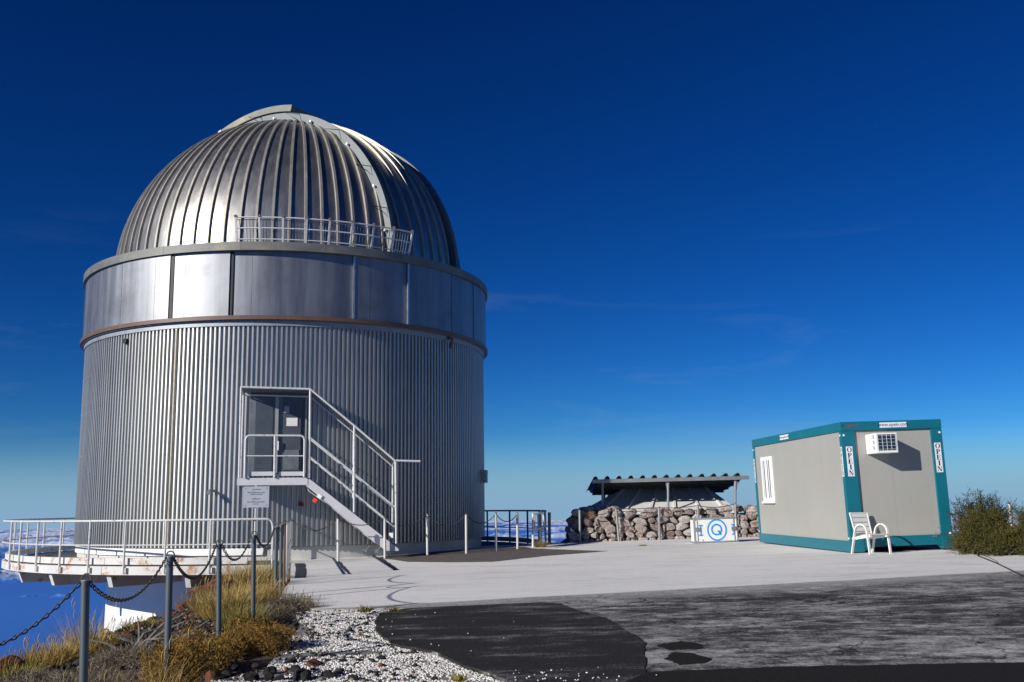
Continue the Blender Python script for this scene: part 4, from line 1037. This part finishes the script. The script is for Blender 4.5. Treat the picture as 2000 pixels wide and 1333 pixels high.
# air conditioner
ax0, ax1, az0, az1, ad = .52, .97, 1.93, 2.33, .43
ac = cx_((ax0, -ad, az0), (ax1, .04, az1), 'air_conditioner', 'white_plastic', bev=.012)
cx_((ax0+.035, -ad-.002, az0+.05), (ax1-.035, -ad+.02, az1-.03), 'condenser', 'dark_glass', ac)
for k in range(5): cx_((ax0+.04+k*(.365/4), -ad-.010, az0+.045), (ax0+.0445+k*(.365/4), -ad-.003, az1-.032), 'grille_bar', 'white_plastic', ac)
for k in range(5): cx_((ax0+.035, -ad-.011, az0+.075+k*.067), (ax1-.035, -ad-.004, az0+.079+k*.067), 'grille_bar', 'white_plastic', ac)
for k in range(3): cx_((ax0-.003, -ad+.05, az0+.07+k*.11), (ax0+.004, -ad+.13, az0+.145+k*.11), 'side_vent', 'sign_grey', ac)

# ============================================================ CHAIR
fc = gnd(1687, 1083); bcx = Vector((fc.x+.13, fc.y+.16, 0))
Mch = Matrix.Translation((6.97, 19.60, gz(6.97)+.004)) @ Matrix.Rotation(R(22), 4, 'Z') @ Matrix.Diagonal((.95, .95, .95, 1))
ch = thing('garden_chair', 'white slatted garden armchair standing against the cabin corner', 'chair', M=Mch)
def chb(mb, name, m='chair_white', sm_=False, bev=0): return mb.build(name, m, ch, sm_, bev, Mch)
for s in (-1, 1):
    x = s*.265
    pts = rpath([(x, -.26, 0), (x, -.20, .60), (x, .10, .60), (x, .27, 0)], .17, 8)
    mb = MB(); 
    for a, b in zip(pts[:-1], pts[1:]): mb.bar(a, b, .034, .028, Vector((1, 0, 0)))
    mb = MB()
    V = []; n = len(pts)
    for i, p in enumerate(pts):
        t_ = (pts[min(i+1, n-1)]-pts[max(i-1, 0)]).normalized(); o_ = Vector((1, 0, 0)).cross(t_)
        V += [p+Vector((a*.024, 0, 0))+o_*b*.013 for a, b in ((-1, -1), (1, -1), (1, 1), (-1, 1))]
    Fz = [(i*4+k, i*4+(k+1) % 4, (i+1)*4+(k+1) % 4, (i+1)*4+k) for i in range(n-1) for k in range(4)]+[(3, 2, 1, 0), tuple((n-1)*4+k for k in range(4))]
    chb(MB().add(V, Fz), 'arm_loop', bev=.005)
zs0 = .385
for i in range(6):
    y = -.25+i*.078; z = zs0-.012*i
    chb(MB().box((-.235, y, z), (.235, y+.062, z+.022)), 'seat_slat', bev=.006)
for s in (-1, 1): chb(MB().bar((s*.215, -.26, zs0-.02), (s*.215, .22, zs0-.085), .05, .04), 'seat_rail')
chb(MB().bar((-.265, -.20, zs0-.01), (.265, -.20, zs0-.01), .03, .04), 'cross_rail'); chb(MB().bar((-.265, .17, zs0-.06), (.265, .17, zs0-.06), .03, .04), 'cross_rail')
for i in range(5):
    z0_, z1_ = .36+i*.093, .36+i*.093+.081; yb = lambda z: .17+(z-.35)*.26
    wdt = .205+.006*i
    mb = MB().hexa([(-wdt, yb(z0_), z0_), (wdt, yb(z0_), z0_), (wdt, yb(z0_)+.02, z0_), (-wdt, yb(z0_)+.02, z0_), (-wdt, yb(z1_), z1_), (wdt, yb(z1_), z1_), (wdt, yb(z1_)+.02, z1_), (-wdt, yb(z1_)+.02, z1_)])
    chb(mb, 'back_slat', bev=.007)
for s in (-1, 1): chb(MB().bar((s*.205, yb(.30)+.008, .30), (s*.228, yb(.835)+.008, .835), .03, .028, Vector((0, 1, 0))), 'back_upright', bev=.006)
chb(MB().bar((-.21, yb(.83)+.009, .826), (.21, yb(.83)+.009, .826), .03, .026), 'back_upright')

# ============================================================ ROCKS AND GRAVEL
def instance_soup(name, pos, scl, mats_, flat, seed, base=None, label=None):
    rs = np.random.RandomState(seed)
    bv = np.array([(1, 0, 0), (-1, 0, 0), (0, 1, 0), (0, -1, 0), (0, 0, 1), (0, 0, -1)], float); bf = np.array([(0, 2, 4), (2, 1, 4), (1, 3, 4), (3, 0, 4), (2, 0, 5), (1, 2, 5), (3, 1, 5), (0, 3, 5)])
    n = len(pos); v = bv[None]*(rs.uniform(.65, 1.25, (n, 6, 1)))
    q = rs.normal(size=(n, 4)); q /= np.linalg.norm(q, axis=1, keepdims=True); w, x, y, z = q.T
    Rm = np.stack([1-2*(y*y+z*z), 2*(x*y-z*w), 2*(x*z+y*w), 2*(x*y+z*w), 1-2*(x*x+z*z), 2*(y*z-x*w), 2*(x*z-y*w), 2*(y*z+x*w), 1-2*(x*x+y*y)], -1).reshape(n, 3, 3)
    v = np.einsum('nij,nkj->nki', Rm, v); v[..., 2] *= flat; v = v*scl[:, None, None]+pos[:, None, :]
    f = (bf[None]+(np.arange(n)*6)[:, None, None]).reshape(-1, 3)
    me = np_mesh(name, v.reshape(-1, 3), f)
    for m in mats_: me.materials.append(MATS[m])
    if len(mats_) > 1:
        mi = np.repeat(rs.choice(len(mats_), n, p=[.62, .26, .12][:len(mats_)]), 8); me.polygons.foreach_set('material_index', mi.astype(np.int32))
    o = bpy.data.objects.new(name, me); COL.objects.link(o); WM[o.name] = Matrix.Identity(4)
    tag(o, label, kind='stuff'); return o
def inpoly(x, y, P):
    c = np.zeros(x.shape, bool); n = len(P)
    for i in range(n):
        (ax, ay), (bx, by) = P[i], P[(i+1) % n]; c ^= ((ay > y) != (by > y)) & (x < (bx-ax)*(y-ay)/(by-ay+1e-12)+ax)
    return c
simple('pebble_a', (.72, .71, .68), .8, 0, .1, 30); simple('pebble_b', (.52, .51, .49), .85, 0, .15, 30); simple('pebble_c', (.13, .12, .115), .9, 0, .3, 30)
gp = [tuple(gnd(*p)[:2]) for p in ((575, 1192), (640, 1189), (770, 1188), (745, 1215), (745, 1232), (768, 1257), (850, 1273), (905, 1299), (962, 1318), (1040, 1350))]+[(-.4, 5.6), (-2.6, 5.6), (-2.45, 7.0)]+[tuple(gnd(*p)[:2]) for p in ((520, 1300), (560, 1255), (590, 1215))]
bx0, bx1 = min(p[0] for p in gp), max(p[0] for p in gp); by0, by1 = 5.6, max(p[1] for p in gp)
N = 90000; x, y = nrs.uniform(bx0, bx1, N), nrs.uniform(by0, by1, N)
k = inpoly(x, y, gp); x, y = x[k], y[k]
den = fbm(x*2.2, y*2.2, 4, 77); lft = np.clip((x+2.35)/.9, 0, 1)
k = (den*1.3-.15+lft*.25+nrs.uniform(-.12, .12, len(x))) > .52; x, y = x[k], y[k]
# gravel bed sheet: a low mound of grit under the pebbles
GZ = lambda x_, y_: np.where(x_ > np.interp(y_, PADEDGE_Y, PADEDGE_X)-.0, GA+GB*x_-.012, terr(x_, y_)+.0)
s = nrs.uniform(.006, .0145, len(x)); zt = np.maximum(terr(x, y), GA+GB*x-.03)
simple('grit', (.20, .19, .18), .95, 0, .5, 60, .8, 120)
gbp = [(p[0]*1.0, p[1]) for p in gp]
slab('gravel_bed', rough_edge(gbp, .12, .03, 31), -.028, .05, 'grit')
pos = np.stack([x, y, np.maximum(terr(x, y), GA+GB*x-.03)+s*.45], -1)
instance_soup('gravel', pos, s, ('pebble_a', 'pebble_b', 'pebble_c'), .7, 3, label='scattered white gravel between shrubs and dark asphalt')
# strays thrown on the asphalt
P1 = [gnd(nrs.uniform(740, 1180), nrs.uniform(1195, 1345)) for _ in range(420)]
P1 = [p for p in P1 if inpoly(np.array([p.x]), np.array([p.y]), [tuple(gnd(*q)[:2]) for q in ppx])[0] and (rnd.random() < math.exp(-max(0, (p.x+1.6)*2.6+ (p.y-9)*.25)))]
P2 = [gnd(rnd.gauss(1085, 60), 1333-abs(rnd.gauss(0, 12))) for _ in range(38)]
pos = np.array([(p.x, p.y, gz(p.x)+.010) for p in P1+P2]); instance_soup('stray_gravel', pos, nrs.uniform(.005, .011, len(pos)), ('pebble_a',), .7, 8, label='stray white pebbles thrown onto the dark asphalt')
# dark scoria crumbs on the slope and among the gravel
N = 26000; x, y = nrs.uniform(-6.2, -.6, N), nrs.uniform(5.4, 17, N); ed = np.interp(y, PADEDGE_Y, PADEDGE_X)
k = (x < ed+.02) | (inpoly(x, y, gp) & (nrs.rand(N) < .30)); k &= sdist(x, y) < .6; x, y = x[k], y[k]
s = np.abs(nrs.normal(0, .014, len(x)))+.006; pos = np.stack([x, y, np.maximum(terr(x, y), np.where(inpoly(x, y, gp), GA+GB*x-.03, -99))+s*.3], -1)
MATS['lv'] = MATS['lava']
instance_soup('scoria', pos, s, ('lava', 'wood_grey', 'lava_red'), .75, 12, label='loose dark and rusty lava crumbs on the slope')
# single rocks
rk = [rockmesh(200+i, I2, .62, .74) for i in range(8)]
def rock(px, py, wpx, m, Y=None, group='dark lava rocks by the gravel', label=None, flat=1.0, lift=.0):
    p = gnd(px, py) if Y is None else atY(px, py, Y)
    if Y is not None: p.z = max(float(terr(p.x, p.y))-.03, p.z-wpx*Y/F*.2)
    if Y is None:
        for _ in range(6):       # settle on the terrain along the view ray
            zt_ = float(max(terr(p.x, p.y), (GA+GB*p.x-.03) if p.x > np.interp(p.y, PADEDGE_Y, PADEDGE_X) else -99)); r = ray(px, py); p = r*(zt_/r.z)
    sz = wpx*p.y/F/2
    me = rk[rnd.randrange(8)].copy(); o = mkobj('lava_rock', me, m, None, False, M=Matrix.Translation((p.x, p.y, p.z+sz*.38+lift)) @ Matrix.Rotation(rnd.uniform(0, 6.28), 4, 'Z') @ Matrix.Diagonal((sz, sz*rnd.uniform(.8, 1.2), sz*flat*rnd.uniform(.8, 1.1), 1)))
    return tag(o, label, 'rock', group)
LB = {'lava': 'rough black lava rock lying on white gravel', 'lava_red': 'rusty red lava rock lying on white gravel'}
for px, py, w in ((500, 1308, 26), (525, 1318, 30), (568, 1297, 22), (575, 1312, 26), (592, 1291, 18), (460, 1310, 24), (440, 1325, 26), (488, 1330, 34), (525, 1330, 30), (590, 1330, 46), (640, 1325, 34), (625, 1300, 18), (668, 1295, 18), (700, 1293, 16), (745, 1290, 22), (725, 1292, 14), (660, 1318, 18), (545, 1330, 22), (690, 1330, 22), (715, 1222, 16), (705, 1235, 14), (680, 1262, 12), (560, 1240, 16), (545, 1228, 18), (577, 1222, 14), (530, 1240, 18), (505, 1262, 16), (650, 1285, 14), (600, 1275, 10), (775, 1310, 12), (800, 1325, 12), (850, 1330, 14), (735, 1322, 14), (620, 1250, 9), (660, 1240, 9), (548, 1268, 12)):
    rock(px, py, w, 'lava', label=('large' if w >= 26 else 'middle-sized' if w >= 16 else 'small')+' rough black lava rock lying on white gravel')
for px, py, w in ((612, 1302, 32), (420, 1330, 34), (455, 1322, 18), (400, 1322, 20), (630, 1303, 12), (560, 1318, 10)): rock(px, py, w, 'lava_red', label=('large' if w >= 26 else 'small')+' rusty red lava rock lying on white gravel', group='red lava rocks by the gravel')
for px, py, w, Y, lb in ((358, 1192, 46, 14.0, 'tall rounded red lava boulder before the white tower base'), (330, 1200, 26, 13.8, 'small red boulder left of the tall rounded boulder'), (302, 1214, 30, 13.2, 'flat red boulder under the small tower base window'), (405, 1165, 56, 15.5, 'broad red boulder beneath the walkway behind straw grass'), (435, 1152, 60, 16.2, 'wide flat-topped red boulder highest on the slope'), (455, 1165, 46, 15.0, 'red boulder partly buried in straw grass'), (380, 1205, 30, 13, 'low red rock at the foot of the tall boulder'), (215, 1256, 26, 10.6, 'red rock beside the iron ring stake'), (245, 1252, 30, 10.8, 'dark red rock right of the iron ring stake'), (20, 1300, 70, 8.6, 'large rusty boulder at the far edge of the slope'), (275, 1238, 34, 11.5, 'reddish rock on the slope before the base window')):
    rock(px, py, w, 'lava_red', Y, 'red boulders on the slope', lb, .9)

# ============================================================ VEGETATION
def foliage_mat(name, c1, c2, c3, sc=3.):
    t = NT(name); n = t.noise(sc, 5, .6); n2 = t.noise(sc*9, 3, .6)
    c = t.mix(t.rng(n, .35, .65), c1, c2); c = t.mix(t.rng(n2, .5, .72), c, c3); t.col(c); t.set(Roughness=.8); t.b.inputs['Specular IOR Level'].default_value = .2
    MATS[name] = t.m
foliage_mat('straw', (.30, .205, .065), (.50, .37, .13), (.58, .45, .20))
foliage_mat('straw_green', (.15, .14, .035), (.30, .25, .07), (.42, .32, .10))
foliage_mat('cushion', (.20, .115, .026), (.31, .19, .045), (.14, .078, .018), 5)
foliage_mat('twig', (.15, .125, .09), (.25, .21, .155), (.10, .08, .06))
foliage_mat('broom', (.036, .050, .014), (.075, .075, .020), (.17, .10, .024), 2.6)
foliage_mat('broom_dark', (.022, .030, .010), (.045, .05, .015), (.07, .055, .02), 2.2)
def blades(n, rad, h, lean, w, seed, segs=3, droop=.3, zfun=None, dome=False):
    rs = np.random.RandomState(seed); V = []; Fc = []
    for i in range(n):
        a = rs.uniform(0, 2*np.pi); rr = rad*np.sqrt(rs.rand())*.6; b = Vector((rr*math.cos(a), rr*math.sin(a), 0))
        a2 = a+rs.normal(0, .6); ln = lean*rs.uniform(.2, 1.0)*(.35+rr/rad); L_ = h*rs.uniform(.55, 1.1)
        d = Vector((math.cos(a2)*ln, math.sin(a2)*ln, 1)).normalized(); side = Vector((-math.sin(a2+rs.normal(0, .8)), math.cos(a2), 0)).normalized()
        k = len(V); out_ = Vector((math.cos(a2), math.sin(a2), 0))
        for j in range(segs+1):
            t_ = j/segs; p = b+d*L_*t_+out_*droop*L_*t_*t_*ln-Vector((0, 0, droop*L_*.4*t_*t_*ln)); ww = w*(1-t_*.85)
            V += [p-side*ww/2, p+side*ww/2]
        for j in range(segs): Fc.append((k+2*j, k+2*j+1, k+2*j+3, k+2*j+2))
    return V, Fc
def on_ground(px, py, Y=None):
    r = ray(px, py)
    if Y is not None: p = r*(Y/r.y); return Vector((p.x, p.y, float(terr(p.x, p.y))))
    p = gnd(px, py)
    for _ in range(8):
        z = float(terr(p.x, p.y)); p = r*(z/r.z)
    return p
def tuft(px, Y, n, rad, h, lean, m, label, seed, w=.007, name='grass_clump', group='grass clumps on the slope', cat='grass', droop=.5):
    x_ = ray(px, 1150); X = x_.x*Y/x_.y; p = Vector((X, Y, float(terr(X, Y))-.02))
    root = thing(name, label, cat, p, group)
    V, Fc = blades(n, rad, h, lean, w, seed, 3, droop); MB().add([q+p for q in V], Fc).build('blades', m, root)
    V, Fc = blades(max(20, n//12), rad*.8, h*1.3, lean*.7, w*.7, seed+1, 3, droop*1.2)
    heads = MB()
    for j in range(0, len(V), 24):
        tip = V[j+6]+p; heads.tube([tip+Vector((0, 0, -.05)), tip, tip+Vector((.015, 0, .045))], [.0015, .0045, .001], 4)
    MB().add([q+p for q in V], Fc).build('stalks', m, root); tag(heads.build('seed_heads', m, root), kind='stuff')
    return root
tuft(478, 16.5, 1300, .60, .42, 1.0, 'straw', 'tall golden straw grass clump under the walkway end', 1)
tuft(452, 12.4, 2000, .62, .42, 1.1, 'straw', 'big golden straw grass clump behind the grey posts', 2)
tuft(500, 13.2, 1200, .42, .38, 1.0, 'straw', 'straw grass clump beside the pad corner posts', 3)
tuft(410, 13.6, 900, .42, .22, 1.2, 'straw', 'low straw grass clump at the foot of red boulders', 4)
tuft(515, 18.0, 900, .5, .42, .9, 'straw_green', 'greenish yellow grass clump against the walkway beam', 5)
tuft(470, 11.3, 900, .40, .26, 1.1, 'straw_green', 'dark green based grass clump behind the cushion shrubs', 6)
tuft(70, 8.9, 1200, .45, .20, 1.3, 'straw', 'golden grass clump at the left slope edge', 7)
tuft(125, 9.2, 1200, .42, .24, 1.2, 'straw', 'golden grass clump left of the ring-topped post', 8)
tuft(178, 9.6, 420, .30, .40, .8, 'straw', 'tall thin grass stalks behind the ring-topped post', 9, .005)
tuft(35, 8.3, 600, .4, .12, 1.3, 'straw_green', 'short dull grass clump at the slope rim beside rusty boulder', 10)
tuft(318, 7.0, 110, .30, .34, 1.3, 'straw', 'sparse pale stalks in front of the large cushion shrub', 11, .004)
tuft(230, 7.6, 120, .3, .22, 1.4, 'straw', 'sparse pale stalks between two grey posts', 12, .004)
tuft(275, 11.4, 500, .36, .16, 1.3, 'straw_green', 'dull green grass clump below the base window', 13)
tuft(580, 12.9, 600, .30, .17, 1.4, 'straw_green', 'low green grass clump at the concrete pad corner', 14)
tuft(606, 12.5, 300, .22, .15, 1.5, 'straw', 'short straw clump where pad and gravel meet', 15)
tuft(205, 10.2, 400, .26, .16, 1.3, 'straw', 'small straw clump by the iron ring stake', 16)
def shrub(px, Y, rx, ry, rz, n, ln, w, m, label, seed, name='cushion_shrub', core='lava_soil', zoff=0., jit=.5, cat='shrub', tw='twig'):
    x_ = ray(px, 1200); X = x_.x*Y/x_.y; p = Vector((X, Y, float(terr(X, Y))-.02+zoff)); rs = np.random.RandomState(seed)
    root = thing(name, label, cat, p, 'shrubs on the slope')
    d = rs.normal(size=(n, 3)); d[:, 2] = np.abs(d[:, 2])-.12; d /= np.linalg.norm(d, axis=1, keepdims=True)
    lump = 1+.22*np.sin(d[:, 0]*4.3+seed)*np.cos(d[:, 1]*5.1+seed*2)+.10*np.sin(d[:, 0]*11+d[:, 2]*9)
    rad = (rs.rand(n)**.30)*lump
    c_ = np.stack([d[:, 0]*rx*rad, d[:, 1]*ry*rad, np.clip(d[:, 2], -.1, 1)*rz*rad+.02], -1)
    dirn = d+rs.normal(size=(n, 3))*jit; dirn /= np.linalg.norm(dirn, axis=1, keepdims=True); L_ = ln*rs.uniform(.5, 1.2, (n, 1))
    sd_ = np.cross(dirn, rs.normal(size=(n, 3))); sd_ /= np.linalg.norm(sd_, axis=1, keepdims=True); ww = w*rs.uniform(.6, 1.3, (n, 1))
    a, b, e = c_-sd_*ww/2, c_+sd_*ww/2, c_+dirn*L_
    v = np.stack([a, b, e+sd_*ww*.15, e-sd_*ww*.15], 1).reshape(-1, 3)+np.array(p)
    f = np.arange(4*n).reshape(-1, 4); mkobj('foliage', np_mesh('foliage', v, f), m, root, fix=False)
    st_ = MB()
    for i in range(26):
        q = d[i]*np.array([rx, ry, rz])*.85; st_.tube([p, p+Vector(q)*.5+Vector(rs.normal(size=3)*.02), p+Vector(q)], [.010, .006, .003], 4)
    st_.build('stems', tw, root); return root
shrub(372, 8.0, .33, .36, .34, 17000, .026, .0055, 'cushion', 'large round straw-brown cushion shrub between grey posts', 21, jit=.9)
shrub(497, 9.0, .36, .34, .27, 15000, .026, .0055, 'cushion', 'straw-brown cushion shrub at the gravel edge', 22, jit=.9)
shrub(445, 8.7, .17, .22, .17, 4500, .026, .0055, 'cushion', 'small brown cushion shrub in the gap between two larger ones', 23, jit=.9)
shrub(312, 7.5, .16, .2, .14, 3500, .028, .005, 'cushion', 'low brown cushion shrub at the foot of a grey post', 24, jit=.9)
shrub(562, 12.4, .34, .30, .24, 6500, .045, .005, 'twig', 'grey-brown twiggy shrub at the pad corner', 25, 'twiggy_shrub', jit=.9)
shrub(530, 11.8, .28, .28, .22, 4500, .045, .005, 'twig', 'grey twiggy shrub left of the pad corner', 26, 'twiggy_shrub', jit=.9)
shrub(190, 7.6, .45, .4, .16, 7000, .06, .004, 'twig', 'spreading dead grey brush behind the ring-topped post', 27, 'dead_brush', jit=1.0)
shrub(90, 7.8, .45, .4, .12, 6000, .06, .004, 'twig', 'low dead grey brush at the slope foreground', 28, 'dead_brush', jit=1.0)
shrub(262, 8.8, .34, .36, .13, 4500, .06, .004, 'twig', 'tangled dead brush left of the round cushion shrub', 29, 'dead_brush', jit=1.0)
shrub(212, 6.9, .12, .12, .10, 1500, .03, .007, 'straw_green', 'small green plant at the foot of a grey post', 30, 'green_plant', jit=.8)
shrub(30, 8.8, .35, .4, .08, 3000, .06, .004, 'twig', 'flat grey brush at the far slope edge', 32, 'dead_brush', jit=1.0)
# dead wood
rs = random.Random(5)
for k, (px, Y) in enumerate(((275, 9.6), (255, 9.2), (300, 10))):
    X = ray(px, 1230).x*Y/ray(px, 1230).y; p = Vector((X, Y, float(terr(X, Y)))); dw = thing('dead_branch', ['bleached dead branch lying in the slope brush', 'second bleached branch lying flat near the iron stake', 'thin bleached branch before the red rocks'][k], 'branch', p, 'dead branches on the slope')
    for j in range(5):
        a = rs.uniform(-.6, 3.6); L_ = rs.uniform(.25, .55); d = Vector((math.cos(a), math.sin(a)*.5, rs.uniform(.2, .7)))
        q1 = p+d*L_*.5+Vector((rs.uniform(-.05, .05), 0, rs.uniform(-.03, .08))); MB().tube([p, q1, p+d*L_+Vector((rs.uniform(-.1, .1), 0, 0))], [.018, .012, .004], 6).build('limb', 'wood_grey', dw, True)
# iron ring stake
p = on_ground(203, 1250, 10.2); pt_ = atY(198.5, 1229, 10.2); isk = thing('iron_stake', 'rusty iron stake with a welded ring on the slope', 'stake', p)
MB().bar(p-Vector((0, 0, .1)), pt_, .028, .028).build('stake', 'rust', isk); MB().tube([pt_+Vector((.045+.034*math.cos(a), 0, -.035+.034*math.sin(a))) for a in np.linspace(0, 2*math.pi, 17)[:-1]], .0075, 6, closed=True).build('ring', 'rust', isk, True)
# big broom bush on the right
def bush(cx, cy, rx, ry, rz, ns, seed, label, m):
    rs = np.random.RandomState(seed); z0 = gz(cx)-.03; root = thing('broom_bush', label, 'bush', (cx, cy, z0), 'broom bushes right of the cabin'); stm = MB(); V = []
    for i in range(ns):
        a = rs.uniform(0, 2*np.pi); el = rs.uniform(.0, 1.0)**.8*1.35; d = Vector((math.cos(a)*math.cos(el)*rx, math.sin(a)*math.cos(el)*ry, math.sin(el)*rz)); rr = rs.uniform(.72, 1.12)
        b = Vector((cx+rs.normal(0, .25*rx), cy+rs.normal(0, .25*ry), z0)); e = Vector((cx, cy, z0))+d*rr; mid = b.lerp(e, .55)+Vector((rs.normal(0, .06), rs.normal(0, .06), .10+rs.uniform(0, .1)))
        pts = [b.lerp(mid, t_)*(1-t_)+mid.lerp(e, t_)*t_ for t_ in np.linspace(0, 1, 9)]
        if i % 3 == 0: stm.tube(pts, [.012*(1-j/10) for j in range(9)], 4)
        for j in range(3, 9):      # side shoots with short stiff leaves
            for s in range(3):
                q = pts[j]+Vector(rs.normal(0, .012, 3)); dr = (Vector(rs.normal(0, .75, 3))+(e-b).normalized()*.9+Vector((0, 0, .35))).normalized(); Ls = rs.uniform(.10, .24)
                for k in range(13):
                    c_ = q+dr*Ls*k/12; ln = (dr*.55+Vector(rs.normal(0, .75, 3))).normalized()*rs.uniform(.022, .042); sd_ = ln.cross(Vector(rs.normal(0, 1, 3))).normalized()*.0055
                    V += [c_-sd_, c_+sd_, c_+ln]
    v = np.array([tuple(q) for q in V]); mkobj('foliage', np_mesh('foliage', v, np.arange(len(v)).reshape(-1, 3)), m, root, fix=False); stm.build('stems', 'twig', root)
bush(8.82, 18.75, .58, .5, .74, 150, 1, 'dense green-brown broom bush next to the cabin post', 'broom')
bush(9.75, 18.3, .80, .6, .86, 200, 2, 'large broom bush beyond the first one along the pad', 'broom')
bush(8.60, 18.55, .42, .4, .34, 90, 3, 'low sprawling broom bush at the cabin foot', 'broom')
bush(9.2, 19.6, .80, .5, 1.06, 130, 4, 'taller dark broom bush standing behind the others', 'broom_dark')
bush(8.95, 18.0, .55, .35, .36, 110, 5, 'low brown-tipped broom bush spilling onto the pad', 'broom')
bush(9.9, 17.7, .6, .35, .45, 110, 6, 'brown-tipped bush under the largest broom bush', 'broom')
# chain posts behind the bush
rp_ = []
for px, ty, lb in ((1898, 984, 'grey chain post half hidden behind the broom bushes'), (1971, 985, 'grey chain post deep inside the broom bushes')):
    a = atY(px, ty, 21.6); b = Vector((a.x+.02, 21.6, gz(a.x)-.1)); root = thing('chain_post', lb, 'post', b, 'posts behind the broom bushes'); MB().tube([b, a], .035, 10).build('post_tube', 'white_post', root, True); MB().tube([a, a+Vector((0, 0, .03))], .028, 8).build('post_tip', 'rust', root); rp_.append(a)
thin_chain(atY(1835, 992, 21.6), rp_[0], .18, 'pale chain from the cabin to the post behind bushes', 'chains behind the bushes'); thin_chain(rp_[0], rp_[1], .2, 'pale chain between the two posts behind bushes', 'chains behind the bushes'); thin_chain(rp_[1], atY(2040, 990, 21.0), .2, 'pale chain running on past the last bush post', 'chains behind the bushes')
# cable on the ground, litter tufts
cp = [gnd(*q) for q in ((1885, 1076), (1896, 1080), (1911, 1083), (1910, 1087), (1925, 1093), (1945, 1101), (1960, 1108), (1980, 1118), (2010, 1132))]
tag(MB().tube([q+Vector((0, 0, .012)) for q in cp], .011, 6).build('ground_cable', 'cable'), 'thick black cable lying across the pad from the bushes', 'cable')
cp2 = [gnd(*q) for q in ((1912, 1083), (1930, 1089), (1944, 1096), (1950, 1101))]; tag(MB().tube([q+Vector((0, 0, .008)) for q in cp2], .005, 5).build('ground_cable', 'cable'), 'thin black wire beside the thick cable on the pad', 'cable')
def ground_tuft(px, py, h, rad, n, seed, label, m='straw_green'):
    p = gnd(px, py); root = thing('dry_weed', label, 'weed', p, 'weeds on the pad'); V, Fc = blades(n, rad, h, 1.6, .012, seed, 2, .6); MB().add([q+p+Vector((0, 0, .004)) for q in V], Fc).build('blades', m, root)
ground_tuft(1256, 1067, .07, .16, 60, 51, 'flat dry weed lying on the pad before the wall'); ground_tuft(1055, 1069, .26, .22, 260, 52, 'brown weed tuft at the foot of loop gate', 'straw'); 
ground_tuft(714, 1196, .10, .10, 80, 53, 'tiny green weed at the pad and gravel joint'); ground_tuft(770, 1194, .08, .08, 60, 54, 'tiny green weed at the corner of dark asphalt'); ground_tuft(898, 1332, .07, .07, 60, 55, 'tiny yellow weed in gravel at the asphalt edge')
